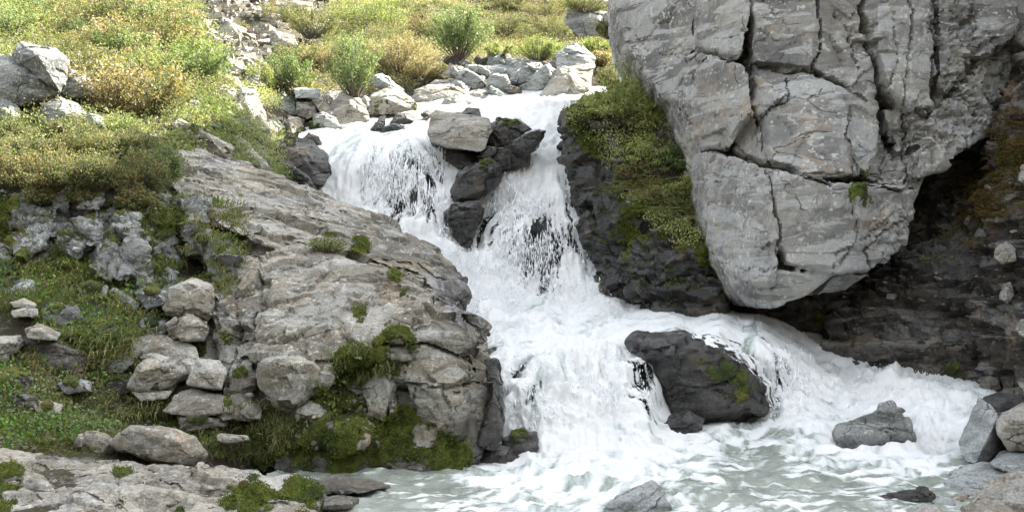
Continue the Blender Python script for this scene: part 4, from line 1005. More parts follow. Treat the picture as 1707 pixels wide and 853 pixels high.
# right group behind the stream
g = 'boulders heaped at the head of the falls'
for ol, d, m_, lb in (
    ([(929,114),(931,90),(945,78),(960,72),(991,96),(988,108),(955,113)], 28.6, 'blue', 'pointed grey green boulder at the top right of the heap'),
    ([(902,162),(920,142),(931,116),(960,110),(988,108),(982,147),(975,165),(930,168)], 27.6, 'pale', 'large square sunlit boulder beside the green bush'),
    ([(849,138),(852,126),(872,112),(899,106),(905,120),(888,138),(869,145),(852,143)], 28.3, 'blue', 'smooth blue grey rounded boulder in the middle of the heap'),
    ([(866,146),(890,134),(904,126),(911,108),(924,118),(920,144),(899,158),(875,156)], 28.0, 'blue', 'grey boulder below and right of the smooth rounded one'),
    ([(811,146),(815,130),(824,124),(843,126),(853,146),(841,156),(820,154)], 28.0, 'blue', 'round topped dark blue boulder at the water line'),
    ([(762,130),(766,120),(777,115),(805,130),(803,147),(789,152),(770,140)], 28.3, 'blue', 'smooth boulder split by a mossy edge left of the round one'),
    ([(776,116),(778,110),(801,110),(818,122),(815,129),(800,126)], 28.6, 'blue', 'wedge shaped slab across the top of the smooth split boulder'),
    ([(802,116),(812,110),(850,110),(863,116),(850,124),(817,122)], 28.8, 'blue', 'long flat slab in the middle of the heap'),
    ([(813,108),(815,91),(836,88),(842,106),(828,111)], 29.4, 'blue', 'cube shaped blue grey block standing on the long slab'),
    ([(837,106),(838,88),(850,92),(853,104),(846,110)], 29.5, 'pale', 'bright edged stone right of the cube shaped block'),
    ([(845,108),(846,100),(864,99),(886,107),(866,121),(852,114)], 29.0, 'blue', 'angular grey rock right of the long slab'),
    ([(868,102),(876,97),(900,100),(914,106),(900,112),(884,108)], 29.3, 'pale', 'thin pale slab at the back of the heap'),
    ([(739,102),(746,95),(760,93),(784,106),(772,114),(746,107)], 29.2, 'dark', 'dark flat slab at the left top of the heap'),
    ([(742,124),(750,106),(773,113),(768,124),(752,130)], 28.9, 'pale', 'brownish block under the dark flat slab'),
    ([(718,140),(726,134),(749,133),(750,141),(730,146)], 28.3, 'pale', 'flat pale stone on top of the broad pale boulder'),
    ([(749,142),(754,132),(764,131),(783,145),(780,156),(762,150)], 28.0, 'mottled', 'brown grey stone left of the split boulder'),
    ([(690,180),(693,152),(714,142),(754,142),(774,154),(783,168),(760,182),(715,190)], 27.3, 'pale', 'broad pale boulder at the left end of the heap'),
    ([(734,182),(742,166),(762,158),(780,160),(791,172),(772,188),(747,190)], 26.7, 'mottled', 'dark cracked rock with moss in front of the broad pale boulder'),
    ([(816,158),(818,144),(830,150),(842,160),(830,164)], 27.5, 'blue', 'small pointed stone at the foot of the round topped boulder'),
    ([(784,156),(798,150),(816,154),(812,166),(790,168)], 27.4, 'pale', 'flat stone near the water left of the pointed stone'),
    ([(914,118),(916,103),(929,100),(931,116),(922,122)], 28.8, 'pale', 'rounded pale stone wedged left of the pointed boulder'),
    ([(790,100),(796,94),(812,96),(814,108),(796,108)], 29.6, 'dark', 'dark stone behind the wedge shaped slab'),
    ([(840,150),(850,142),(868,148),(872,162),(850,164)], 27.7, 'dark', 'wet dark stone at the water line below the smooth boulder'),
    ([(965,168),(972,160),(984,162),(986,180),(970,182)], 25.6, 'dark', 'small dark rock in the foam beside the bush'),
    ([(756,112),(762,118),(770,126),(762,132),(750,126)], 28.5, 'mottled', 'mossy stone behind the smooth split boulder')):
    B('boulder', ol, d, 1.0, lb, m_, g, bulge=.3)
# rocks up on the left slope
B('boulder', [(22,90),(38,73),(91,83),(113,101),(108,130),(98,150),(60,118),(30,104)], 17.9, .9, 'lichen covered boulder topping the cluster at the upper left', 'mottled', bulge=.15, fac=.02)
B('boulder', [(-40,100),(0,94),(24,100),(60,118),(104,138),(94,154),(60,166),(20,176),(-40,176)], 18.0, 1.0, 'broad grey boulder beneath the lichen topped one', 'mottled', bulge=.2, fac=.02)
B('boulder', [(100,156),(104,136),(118,118),(148,130),(158,156),(130,164)], 18.5, .8, 'pale boulder leaning right of the upper left cluster', 'mottled', bulge=.3)
B('boulder', [(-30,175),(4,166),(30,178),(34,200),(0,212),(-30,210)], 17.3, .6, 'shaded boulder low at the left edge of the frame', 'mottled')
B('boulder', [(66,200),(74,176),(100,166),(126,172),(150,200),(140,222),(90,222)], 17.2, .7, 'half buried boulder below the upper left cluster', 'mottled')
B('rock', [(138,198),(150,190),(172,196),(176,214),(150,220)], 16.9, .5, 'small flat stone among the heather below the boulders', 'mottled')
B('rock', [(222,4),(236,-8),(258,-4),(282,24),(294,40),(270,44),(240,22)], 31.5, 1.5, 'grey rock jutting from the sunny slope at the top', 'mottled')
B('rock', [(288,206),(300,200),(340,222),(386,246),(380,266),(350,262),(314,240),(292,226)], 18.6, 1.2, 'long mossy ledge rock above the sloping outcrop', 'slab', moss=[(330,222,20,.5),(380,250,10,.4)])
B('rock', [(384,262),(380,236),(392,226),(416,240),(452,282),(440,292),(410,280)], 20.0, 1.2, 'grey ledge rock where the slope meets the outcrop', 'slab')
B('rock', [(392,160),(404,148),(424,150),(438,190),(444,236),(430,252),(404,232),(388,196)], 22.5, 1.4, 'tall sunlit grey rock on the slope left of the falls', 'pale')
B('rock', [(340,186),(352,172),(380,178),(388,206),(372,216),(346,206)], 21.4, 1.0, 'grey rock among shrubs above the mossy ledge', 'mottled')
B('rock', [(296,186),(304,172),(330,168),(340,188),(324,198)], 20.8, .9, 'dark edged rock half hidden in shrubs on the slope', 'mottled')
B('rock', [(366,136),(376,126),(396,130),(402,146),(384,152)], 24.0, .9, 'sunlit stone above the tall grey rock', 'pale')
B('rock', [(362,150),(372,142),(392,150),(396,166),(374,168)], 23.0, .8, 'pale stone just left of the tall grey rock', 'pale')
B('rock', [(945,40),(950,14),(980,18),(1000,28),(1022,24),(1026,44),(1000,58),(966,60)], 36, 2, 'layered grey rock outcrop below the far mossy bank', 'mottled')
B('rock', [(985,6),(995,-8),(1030,-4),(1032,18),(1005,16)], 37, 2, 'pale broken rock at the top beside the cliff', 'pale')
# lower left
B('boulder', [(185,738),(200,722),(220,709),(264,710),(322,731),(340,757),(322,775),(264,773),(198,752)], 9.85, .6, 'smooth pale boulder resting in the hollow above the slab', 'pale', bulge=.3, fac=.012, crk=.003)
B('rock', [(124,757),(128,728),(150,722),(176,722),(190,738),(178,763),(150,764)], 10.1, .5, 'grey rock just left of the smooth pale boulder', 'pale', bulge=.3)
B('rock', [(126,738),(130,724),(138,722),(142,734),(134,744)], 9.95, .2, 'little upright white stone beside the moss', 'pale')
B('rock', [(-20,570),(0,561),(33,560),(37,573),(8,604),(-20,612)], 11.8, .6, 'pale rock at the left edge above the mossy mound', 'pale')
B('rock', [(36,570),(44,562),(73,560),(139,586),(140,612),(122,628),(73,624),(40,600)], 11.9, .8, 'dark layered rock in the left bank', 'earth', wetall=.2)
B('rock', [(43,549),(66,540),(100,556),(94,566),(48,564)], 11.8, .5, 'white crusted rock on top of the dark layered one', 'pale')
B('rock', [(17,504),(40,497),(60,507),(58,513),(24,512)], 12.4, .4, 'upper of two flat white stones stacked at the left', 'pale')
B('rock', [(19,518),(40,513),(61,515),(62,527),(24,529)], 12.2, .4, 'lower of two flat white stones stacked at the left', 'pale')
B('rock', [(-20,624),(0,620),(48,626),(54,640),(40,660),(-20,664)], 11.1, .5, 'mossy topped rock low on the left edge', 'earth', moss=[(20,625,35,.9)])
B('rock', [(276,514),(286,482),(306,472),(326,468),(350,480),(354,513),(344,534),(280,524)], 12.6, .7, 'lumpy pale rock standing at the back of the mossy shelf', 'pale')
B('rock', [(278,540),(308,524),(329,528),(346,548),(338,566),(292,566)], 12.3, .6, 'smooth grey rock in front of the lumpy pale one', 'slab')
B('rock', [(219,590),(226,568),(240,560),(290,557),(324,580),(328,597),(280,604),(236,598)], 12.2, .9, 'cracked upper block of the layered rock stack', 'pale')
B('rock', [(218,644),(234,612),(252,596),(296,600),(314,624),(284,648),(240,652)], 11.9, .9, 'smooth lower block of the layered rock stack', 'pale')
B('rock', [(296,602),(312,596),(330,602),(322,628),(314,632)], 12.0, .6, 'small squared stone between stack and angular block', 'pale')
B('rock', [(222,654),(240,650),(286,652),(276,664),(236,668)], 11.7, .7, 'thin slab at the base of the layered rock stack', 'slab')
B('rock', [(312,640),(318,616),(330,599),(366,601),(376,620),(368,648),(340,646)], 11.75, .6, 'angular pale block right of the layered stack', 'pale', bulge=.25)
B('rock', [(274,684),(296,660),(324,650),(364,660),(390,668),(386,686),(320,692)], 11.6, .7, 'broad layered rock below the angular pale block', 'pale')
B('rock', [(402,688),(404,672),(420,668),(436,680),(434,698),(414,698)], 11.45, .4, 'pair of small pale stones at the mossy foot', 'pale')
B('rock', [(362,726),(372,722),(412,726),(416,734),(380,740),(364,734)], 10.9, .4, 'white flat stone in the moss right of the pale boulder', 'pale')
B('rock', [(184,484),(190,480),(214,492),(232,508),(222,516),(200,508)], 12.9, .5, 'dark pointed rock in the grass below the craggy face', 'mottled')
B('rock', [(33,826),(38,793),(56,788),(73,793),(90,818),(66,826)], 8.75, .3, 'angular white stone in the bottom left corner', 'pale')
B('rock', [(8,822),(14,804),(32,802),(34,822),(22,832)], 8.75, .25, 'grey stone touching the white corner stone', 'pale')
B('rock', [(10,856),(14,834),(40,828),(46,846),(34,862)], 8.5, .3, 'rounded stone at the very bottom left', 'pale')
B('rock', [(36,862),(44,838),(66,832),(80,850),(66,870)], 8.35, .3, 'pale stone at the bottom beside the rounded one', 'pale')
B('rock', [(1658,428),(1664,410),(1678,404),(1692,414),(1692,434),(1670,438)], 15.7, .4, 'bright white stone on the right slope', 'pale')
B('rock', [(1698,300),(1704,278),(1730,270),(1740,300),(1716,312)], 15.8, .5, 'white stone cut by the right edge above the rusty moss', 'pale')
B('rock', [(1694,550),(1704,534),(1730,528),(1730,560),(1706,560)], 14.9, .5, 'pale stone at the right edge low on the slope', 'pale')
B('rock', [(1666,498),(1672,476),(1684,472),(1690,492),(1680,506)], 15.6, .3, 'upright grey stone set in the dark slope', 'pale')
B('rock', [(1524,518),(1530,508),(1546,504),(1562,504),(1552,516),(1536,520)], 17.5, .4, 'pale split stone on the ledge beneath the cave', 'pale')
g = 'broken ledges in the lower left bank'
for ol, d, m_, lb in (
    ([(150,596),(176,580),(214,584),(222,604),(200,620),(160,618)], 12.1, 'mottled', 'grey ledge rock left of the layered stack'),
    ([(170,640),(200,622),(226,630),(226,652),(190,660)], 11.9, 'earth', 'dark ledge rock in the hollow left of the layered stack'),
    ([(196,676),(230,664),(276,668),(296,684),(250,696),(206,694)], 12.0, 'earth', 'dark recessed rock behind the smooth pale boulder'),
    ([(300,694),(330,690),(372,694),(380,708),(340,716),(304,712)], 11.6, 'slab', 'low wide rock right behind the smooth pale boulder'),
    ([(70,520),(90,508),(128,512),(140,530),(110,540),(76,538)], 12.5, 'mottled', 'grey rock in the grass right of the stacked white stones'),
    ([(96,640),(120,630),(150,636),(150,652),(112,656)], 11.3, 'mottled', 'half buried grey rock on the mossy mound'),
    ([(56,676),(76,668),(104,674),(98,690),(64,692)], 10.7, 'pale', 'small pale ledge on the mossy mound'),
    ([(225,488),(250,478),(276,486),(280,506),(246,514)], 12.9, 'mottled', 'spotted rock at the foot of the craggy face'),
    ([(130,480),(152,472),(178,478),(176,494),(140,496)], 13.0, 'mottled', 'low spotted rock in front of the craggy face'),
    ([(0,476),(20,462),(54,468),(58,486),(24,494),(0,492)], 13.0, 'mottled', 'dark spotted rock at the left edge under the craggy face'),
    ([(350,680),(376,664),(404,672),(406,694),(372,700)], 11.6, 'slab', 'rock wedged under the layered stack near the moss'),
    ([(140,548),(170,538),(200,546),(196,562),(150,566)], 12.3, 'earth', 'dark rock poking from the grass above the hollow'),
    ([(0,660),(24,650),(60,662),(56,680),(10,684)], 10.9, 'earth', 'dark mossy rock under the left edge mound'),
    ([(232,540),(250,530),(276,536),(276,556),(240,558)], 12.5, 'mottled', 'grey rock just above the layered stack')):
    B('rock', ol, d, .7, lb, m_, g, moss=[(ol[1][0], ol[1][1], 22, .55)])
g = 'rocks of the broken slope left of the falls'
for ol, d, m_, lb in (
    ([(404,262),(408,240),(430,238),(448,262),(450,284),(424,284)], 20.6, 'mottled', 'shaded block between the ledge and the dark boulders'),
    ([(352,232),(356,214),(380,212),(396,226),(392,244),(366,242)], 20.8, 'pale', 'pale block above the long mossy ledge'),
    ([(330,212),(336,200),(352,198),(360,212),(350,222)], 20.9, 'mottled', 'small grey block left of the pale one above the ledge'),
    ([(398,196),(402,182),(420,180),(432,196),(426,214),(404,212)], 22.2, 'mottled', 'cracked block leaning on the tall sunlit rock'),
    ([(436,226),(438,206),(452,204),(462,218),(456,236)], 23.3, 'slab', 'brown block right of the tall sunlit rock'),
    ([(372,112),(380,100),(402,102),(410,118),(392,126)], 25.2, 'pale', 'pale sunlit rock high on the broken slope'),
    ([(404,134),(412,124),(432,126),(436,142),(416,146)], 25.0, 'mottled', 'grey rock below the scree chute'),
    ([(470,14),(486,0),(520,6),(524,26),(490,30)], 36, 'slab', 'dark brown rock at the top of the scree chute'),
    ([(420,30),(438,18),(470,26),(468,44),(432,46)], 34, 'slab', 'brown slab lying in the scree chute'),
    ([(366,52),(384,38),(410,50),(402,68),(372,68)], 32, 'slab', 'brownish angular rock at the left side of the chute'),
    ([(448,68),(456,52),(490,60),(494,78),(460,82)], 30, 'slab', 'tilted brown rock low in the scree chute'),
    ([(500,48),(516,36),(540,44),(536,62),(508,62)], 32, 'mottled', 'grey rock at the right side of the scree chute')):
    B('rock', ol, d, .9, lb, m_, g)


M['leaf_bank'] = leaf_material('leaf_bank', [(.13, .17, .05), (.27, .31, .11), (.40, .43, .19), (.48, .46, .24)])
# ------------------------------------------------------------------ plants
ALLB = {ob.name: (b, ob) for b, ob in BVHS}
def polyarr(me_o):
    me = me_o.data
    nf = len(me.polygons)
    c = np.empty(nf * 3, np.float32); me.polygons.foreach_get("center", c)
    n = np.empty(nf * 3, np.float32); me.polygons.foreach_get("normal", n)
    a = np.empty(nf, np.float32); me.polygons.foreach_get("area", a)
    loc = np.array(me_o.location[:], float)
    return c.reshape(-1, 3) + loc, n.reshape(-1, 3).astype(float), a.astype(float)
PC = {}
def scatter(objs, poly, n, upmin=-1, upmax=2, seed=0, zmin=None, dmax=50, dmin=None):
    """points spread by area over the faces that lie in the outline (in photo pixels)"""
    r = np.random.default_rng(seed)
    C_, N_, A_ = [], [], []
    for o in objs:
        if o.name not in PC: PC[o.name] = polyarr(o)
        c, nn, a = PC[o.name]
        m = (c[:, 1] > 6)
        m &= inpoly(proj(c), poly) & (nn[:, 2] >= upmin) & (nn[:, 2] <= upmax) & ((nn * (c - [0, 0, CAMZ])).sum(1) < .25 * np.linalg.norm(c, axis=1))
        if zmin is not None: m &= c[:, 2] > zmin
        if dmax: m &= c[:, 1] < dmax
        if dmin: m &= c[:, 1] > dmin
        C_.append(c[m]); N_.append(nn[m]); A_.append(a[m])
    c = np.concatenate(C_); nn = np.concatenate(N_); a = np.concatenate(A_)
    if len(c) == 0: return np.zeros((0, 3)), np.zeros((0, 3))
    k = r.choice(len(c), n, p=a / a.sum())
    s = np.sqrt(a[k])[:, None]
    return c[k] + r.uniform(-.5, .5, (n, 3)) * s * [1, 1, .2], nn[k]

def unit(v): return v / (np.linalg.norm(v, axis=1, keepdims=True) + 1e-9)
def leaf_arrays(c, size, r, up=.35, width=.5, lean=None):
    """one folded pointed leaf of four points per centre"""
    n = len(c)
    ax = unit(r.normal(size=(n, 3)) + [0, 0, up])
    if lean is not None: ax = unit(ax * .7 + lean)
    s = unit(np.cross(ax, r.normal(size=(n, 3))))
    nn = np.cross(ax, s)
    L = (size * r.uniform(.6, 1.25, n))[:, None] if np.ndim(size) == 0 else (size * r.uniform(.6, 1.25, n))[:, None]
    v = np.stack([c - ax * L * .5, c + s * L * width * .5 + nn * L * .08, c + ax * L * .5, c - s * L * width * .5 + nn * L * .08], 1).reshape(-1, 3)
    return v
def quads(n): return np.arange(n * 4).reshape(n, 4)

def tube_arrays(paths, r0, r1):
    V, Fq = [], []; off = 0
    for p in paths:
        p = np.array(p); m = len(p)
        for i in range(m):
            t = p[min(i + 1, m - 1)] - p[max(i - 1, 0)]; t = t / (np.linalg.norm(t) + 1e-9)
            a = np.cross(t, [.3, .9, .1]); a /= np.linalg.norm(a) + 1e-9; b = np.cross(t, a)
            rr = r0 + (r1 - r0) * i / (m - 1)
            for k in range(3):
                an = k * 2.0944; V.append(p[i] + (a * math.cos(an) + b * math.sin(an)) * rr)
        for i in range(m - 1):
            for k in range(3):
                Fq.append((off + i * 3 + k, off + i * 3 + (k + 1) % 3, off + (i + 1) * 3 + (k + 1) % 3, off + (i + 1) * 3 + k))
        off += m * 3
    return np.array(V), np.array(Fq)

def shrub_proto(w, h, leaf, nst, nl, mat, spread=1.0, seed=0, droop=0.0, lw=.5, inner=.25, stemr=.012, fill=.0):
    """foliage and stems of one shrub, base at the origin"""
    r = np.random.default_rng(seed)
    paths = []; tips = []
    for k in range(nst):
        az = r.uniform(0, 2 * math.pi); rad = math.sqrt(r.uniform(0, 1)) * spread
        L = h * r.uniform(.45, 1.08) * (1 - .35 * rad * rad)
        ex, ey = math.cos(az) * rad * w / 2, math.sin(az) * rad * w / 2 * .8
        pts = []
        wob = r.normal(size=3) * .06 * h
        for i in range(5):
            t = i / 4
            pts.append((ex * (.15 + .85 * t ** .8) + wob[0] * math.sin(t * 3), ey * (.15 + .85 * t ** .8) + wob[1] * math.sin(t * 3), L * (t ** (1 - .2 * rad)) - droop * h * rad * t * t))
        paths.append(pts); tips.append(np.array(pts))
    tips = np.array(tips)
    k = r.integers(0, nst, nl); t = np.clip(r.beta(1.5, 1.05, nl) * (1 - inner) + inner, 0, .999) * 4
    i = t.astype(int); f = (t - i)[:, None]
    c = tips[k, i] * (1 - f) + tips[k, np.minimum(i + 1, 4)] * f
    clump = r.uniform(.3, 1.3, nst)[k][:, None]
    c = c + r.normal(size=(nl, 3)) * np.array([w, w * .8, h * .7]) * .055 * clump
    c[:, 2] = np.maximum(c[:, 2], .01)
    v = leaf_arrays(c, leaf, r, .5, lw)
    tone = r.uniform(0, 1, nst)[k] * .5 + r.uniform(0, 1, nl) * .5
    fo = mesh_np('foliage', v, quads(nl), mat, {'lv': np.repeat(tone, 4)}, False, link=False)
    sv, sf = tube_arrays(paths, stemr, stemr * .35)
    st = mesh_np('stem', sv, sf, M['twig'], None, True, link=False)
    return fo.data, st.data

def put_shrub(proto, loc, sc=(1, 1, 1), rz=0.0, label='', group=None, cat='shrub', name='shrub'):
    e = bpy.data.objects.new(name, None); col.objects.link(e); e.empty_display_size = .2
    e.location = [float(x) for x in loc]; e.scale = sc; e.rotation_euler = (0, 0, rz)
    tag(e, label, cat, group)
    for nm, me in zip(('foliage', 'stem'), proto):
        c = bpy.data.objects.new(nm, me); col.objects.link(c); c.parent = e
    return e

def at_px(px, py, d=None, dz_=0.0):
    h = hit(px, py)
    if d is not None and (h is None or abs(h[2] - d) > 3): return P(px, py, d)
    p = h[0]; return (p.x, p.y, p.z + dz_)
def mpp(loc): return loc[1] / F      # metres per photo pixel there

SH = {}
def shrub_px(px, py, wpx, hpx, kind, label, leaf=.05, nst=40, nl=3500, seed=0, group=None, sink=.05, d=None, **kw):
    """one shrub with its base at that pixel on the built ground, own mesh"""
    l = at_px(px, py, d); m = mpp(l)
    pr = shrub_proto(wpx * m, hpx * m, leaf, nst, nl, M[kind], seed=seed, **kw)
    return put_shrub(pr, (l[0], l[1], l[2] - sink), label=label, group=group)

OUT = dict(outcrop=outcrop, face=upper_face, ground=ground, fore=fore, bank=bank, gorge=gorge, cliff=cliff)
# --- tall willows and bushes at the head of the falls
shrub_px(478, 152, 95, 78, 'leaf_green', 'rounded light green willow bush left of the tall one above the bank rocks', .06, 45, 5200, 1)
shrub_px(592, 160, 120, 112, 'leaf_green', 'tallest upright light green willow bush above the bank rocks', .06, 50, 6500, 2, spread=.8)
shrub_px(765, 98, 135, 105, 'leaf_green', 'broad upright green willow behind the heap of boulders', .065, 60, 7500, 3, spread=.9)
shrub_px(664, 118, 130, 62, 'leaf_autumn', 'low pinkish tan autumn shrub between the two tall willows', .055, 60, 6500, 4)
shrub_px(700, 132, 70, 40, 'leaf_autumn', 'small tan shrub just left of the dark flat slab', .05, 40, 2600, 5)
shrub_px(898, 100, 85, 44, 'leaf_yellow', 'pale yellow shrub behind the heap of boulders', .055, 60, 4200, 6)
shrub_px(832, 92, 50, 26, 'leaf_yellow', 'small yellow shrub between willow and pale yellow shrub', .05, 30, 2000, 7)
shrub_px(540, 118, 80, 55, 'leaf_autumn', 'tan shrub between the rounded and the tallest willow', .05, 45, 3600, 8)
shrub_px(520, 62, 100, 60, 'leaf_olive', 'dark olive shrub high on the bank above the willows', .06, 45, 3600, 9)
shrub_px(610, 52, 150, 75, 'leaf_yellow', 'wide yellow green shrub at the top edge above the tallest willow', .07, 60, 6000, 10)
shrub_px(430, 150, 60, 50, 'leaf_yellow', 'yellowing shrub at the left end of the bank', .05, 40, 2400, 13)
shrub_px(650, 26, 90, 50, 'leaf_olive', 'olive shrub at the top edge left of the broad willow', .07, 45, 3000, 14)
shrub_px(715, 60, 80, 46, 'leaf_autumn', 'tan shrub left of the foot of the broad willow', .06, 45, 3000, 15)
k = 20
for (x, y, w, h, kd, lb) in ((845, 62, 110, 50, 'leaf_olive', 'dark mossy heath mound right of the broad willow'), (920, 66, 110, 44, 'leaf_olive', 'low olive heath mound behind the pale yellow shrub'), (905, 32, 120, 44, 'leaf_mixed', 'brown green heath mound at the top centre'),
      (975, 20, 100, 34, 'leaf_olive', 'heath mound at the top next to the layered outcrop'), (990, 92, 60, 34, 'leaf_yellow', 'yellow green shrub right of the pointed boulder'), (1014, 62, 46, 36, 'leaf_mixed', 'small dark heath tuft against the cliff edge'), (850, 18, 80, 34, 'leaf_olive', 'dark heath patch at the top edge centre'), (1000, 110, 40, 30, 'leaf_autumn', 'reddish brown shrub at the foot of the cliff edge')):
    shrub_px(x, y, w, h, kd, lb, .06, 70, 4200, k, group='heath mounds on the far bank' if 'heath' in lb else None); k += 1
# --- green bush cascade right of the main fall
for (x, y, w, h, kd, lb, n) in (
    (1040, 205, 130, 105, 'leaf_bank', 'big olive bush with small leaves on top of the right bank', 9000),
    (1015, 150, 60, 60, 'leaf_mixed', 'reddish orange tinged bush at the back of the right bank', 3000),
    (1085, 215, 70, 95, 'leaf_bank', 'olive bush pressed against the left foot of the cliff', 4500),
    (1000, 190, 50, 44, 'leaf_bank', 'olive bush overhanging the moss at the main fall', 3000),
    (1075, 275, 90, 60, 'leaf_bank', 'fresh green bush in the middle of the right bank', 4000),
    (1120, 285, 70, 55, 'leaf_green', 'green bush under the bottom corner of the cliff block', 3200),
    (1140, 330, 70, 50, 'leaf_bank', 'grey green bush hanging low on the right bank', 3200),
    (1100, 345, 80, 50, 'leaf_bank', 'dusty green bush above the mossy lower rock', 3200),
    (1155, 375, 50, 45, 'leaf_mixed', 'small bush beside the crack of the lower cliff', 2000),
    (1050, 300, 60, 60, 'leaf_mixed', 'brownish bush left of the fresh green one', 2400)):
    shrub_px(x, y, w, h, kd, lb, .055, 46, n, k, droop=.25, d=20.3 if y > 180 else None); k += 1
# --- bushes above the craggy face on the left
k = 60
LB = [(20,312,110,80,'leaf_mixed','bush at the left edge overhanging the craggy face'),(90,314,120,84,'leaf_mixed','second bush from the left edge over the craggy face'),(165,316,110,80,'leaf_olive','olive bush in the middle above the craggy face'),
      (235,318,110,90,'leaf_mixed','bush with rusty tips above the right end of the craggy face'),(275,300,70,70,'leaf_green','rounded green bush at the top of the sloping outcrop'),(50,268,120,60,'leaf_olive','olive bush behind the overhanging ones at left'),
      (140,262,120,64,'leaf_mixed','twiggy bush between heather and overhanging bushes'),(215,262,110,66,'leaf_olive','grey green bush behind the rusty tipped one'),(-30,300,100,80,'leaf_mixed','bush cut off by the left edge'),(290,250,60,44,'leaf_yellow','yellow green bush beside the mossy ledge rock'),
      (120,226,90,44,'leaf_olive','low bush right below the leaning boulder'),(200,224,90,44,'leaf_yellow','yellowish low bush on the slope left of the ledge'),(20,236,90,44,'leaf_olive','low bush in front of the shaded left boulder'),
      (62,338,60,44,'leaf_mixed','bush drooping lowest over the left part of the craggy face'),(135,334,50,36,'leaf_olive','small bush drooping over the middle of the craggy face'),(225,346,70,50,'leaf_mixed','drooping bush with roots over the right part of the craggy face')]
for (x, y, w, h, kd, lb) in LB:
    shrub_px(x, y, w, h, kd, lb, .034, 110, 8000, k, droop=.18, group='bushes above the craggy face', stemr=.008); k += 1
shrub_px(22, 300, 50, 46, 'leaf_green', 'pale leaved willow sprig hanging at the left edge', .05, 14, 500, 90)
shrub_px(195, 345, 40, 24, 'leaf_yellow', 'small yellow leaved sprig on the craggy face', .035, 14, 500, 91)
shrub_px(545, 422, 70, 32, 'leaf_yellow', 'low yellow leaved shrub growing on the sloping outcrop', .028, 50, 1600, 92, sink=.02)
shrub_px(1580, 400, 60, 40, 'leaf_olive', 'sparse twiggy bush in the dark hollow of the right slope', .04, 20, 260, 93)
shrub_px(1560, 440, 70, 30, 'leaf_yellow', 'yellow leaved plant below the twiggy bush in the hollow', .05, 14, 160, 94)
mids, _ = scatter([ground], [(330,-20),(640,-20),(1030,-20),(1030,70),(900,60),(700,95),(560,110),(440,110)], 60, seed=77)
mids = mids[np.argsort(mids[:, 0])]; mk_ = 0; rr_ = random.Random(8); lastx = []; FB = []
for p_ in mids:
    if mk_ >= 26 or any(np.hypot(*(p_[:2] - u)) < .9 for u in lastx): continue
    lastx.append(p_[:2]); kd = rr_.choice(['leaf_olive', 'leaf_autumn', 'leaf_yellow', 'leaf_mixed', 'leaf_olive']); sz_ = rr_.uniform(.8, 1.9)
    pr = shrub_proto(sz_, sz_ * rr_.uniform(.45, .7), .06, 40, int(1500 * sz_), M[kd], seed=500 + mk_)
    near = proj(np.array([p_]))[0]
    mine_ = put_shrub(pr, (p_[0], p_[1], p_[2] - .08), label='%s bush on the far bank above the falls, %s' % ({'leaf_olive': 'olive', 'leaf_autumn': 'tan', 'leaf_yellow': 'yellow green', 'leaf_mixed': 'brown green'}[kd], 'x'), group='bushes on the far bank'); mk_ += 1; FB.append((kd, near[0], mine_))
# --- slope of dwarf shrubs: individuals
protos = [shrub_proto(1.9, .95, .065, 60, 3600, M[kd], seed=100 + i, inner=.15, stemr=.01) for i, kd in enumerate(('leaf_olive', 'leaf_yellow', 'leaf_green', 'leaf_mixed', 'leaf_autumn', 'leaf_yellow'))]
kinds = ('olive', 'yellow green', 'fresh green', 'brown tinged', 'tan', 'pale yellow')
SLOPE = [(-60,-10),(215,-10),(300,40),(345,110),(350,180),(285,205),(150,190),(110,90),(40,66),(-60,85)]
pts, nn = scatter([ground], SLOPE, 150, seed=5)
r = random.Random(4)
pts = pts[np.argsort(-pts[:, 1])]
used = []; dsh = []
for p in pts:
    if any((p[0] - u[0]) ** 2 + (p[1] - u[1]) ** 2 < .42 for u in used): continue
    used.append(p)
    i = r.randrange(6); s = r.uniform(.6, 1.35); pxx = proj(np.array([p]))[0]
    lb = '%s dwarf shrub on the sunny slope' % kinds[i]
    dsh.append((i, pxx[0], pxx[1], None))
    dsh[-1] = (i, pxx[0], pxx[1], put_shrub(protos[i], (p[0], p[1], p[2] - .08), (s, s, s * r.uniform(.6, 1.1)), r.uniform(0, 6), label=lb, group='%s dwarf shrubs on the sunny upper left slope' % kinds[i], name='dwarf_shrub'))


ORD = ['leftmost', 'second from left', 'third from left', 'fourth from left', 'fifth from left', 'sixth from left', 'seventh from left', 'eighth from left', 'ninth from left', 'tenth from left', 'eleventh from left', 'twelfth from left', 'thirteenth from left', 'fourteenth from left', 'fifteenth from left', 'sixteenth from left', 'seventeenth from left', 'eighteenth from left', 'nineteenth from left', 'twentieth from left']
for kd in set(t[0] for t in FB):
    for k_, t in enumerate(sorted([t for t in FB if t[0] == kd], key=lambda t: t[1])): t[2]['label'] = t[2]['label'].rsplit(',', 1)[0] + ', ' + ORD[min(k_, 15)] + ' of its colour'
for i in range(6):
    mine = sorted([t for t in dsh if t[0] == i], key=lambda t: t[1])
    for k_, t in enumerate(mine): t[3]['label'] = '%s dwarf shrub on the sunny upper left slope, %s of its colour' % (kinds[i], ORD[min(k_, 15)])

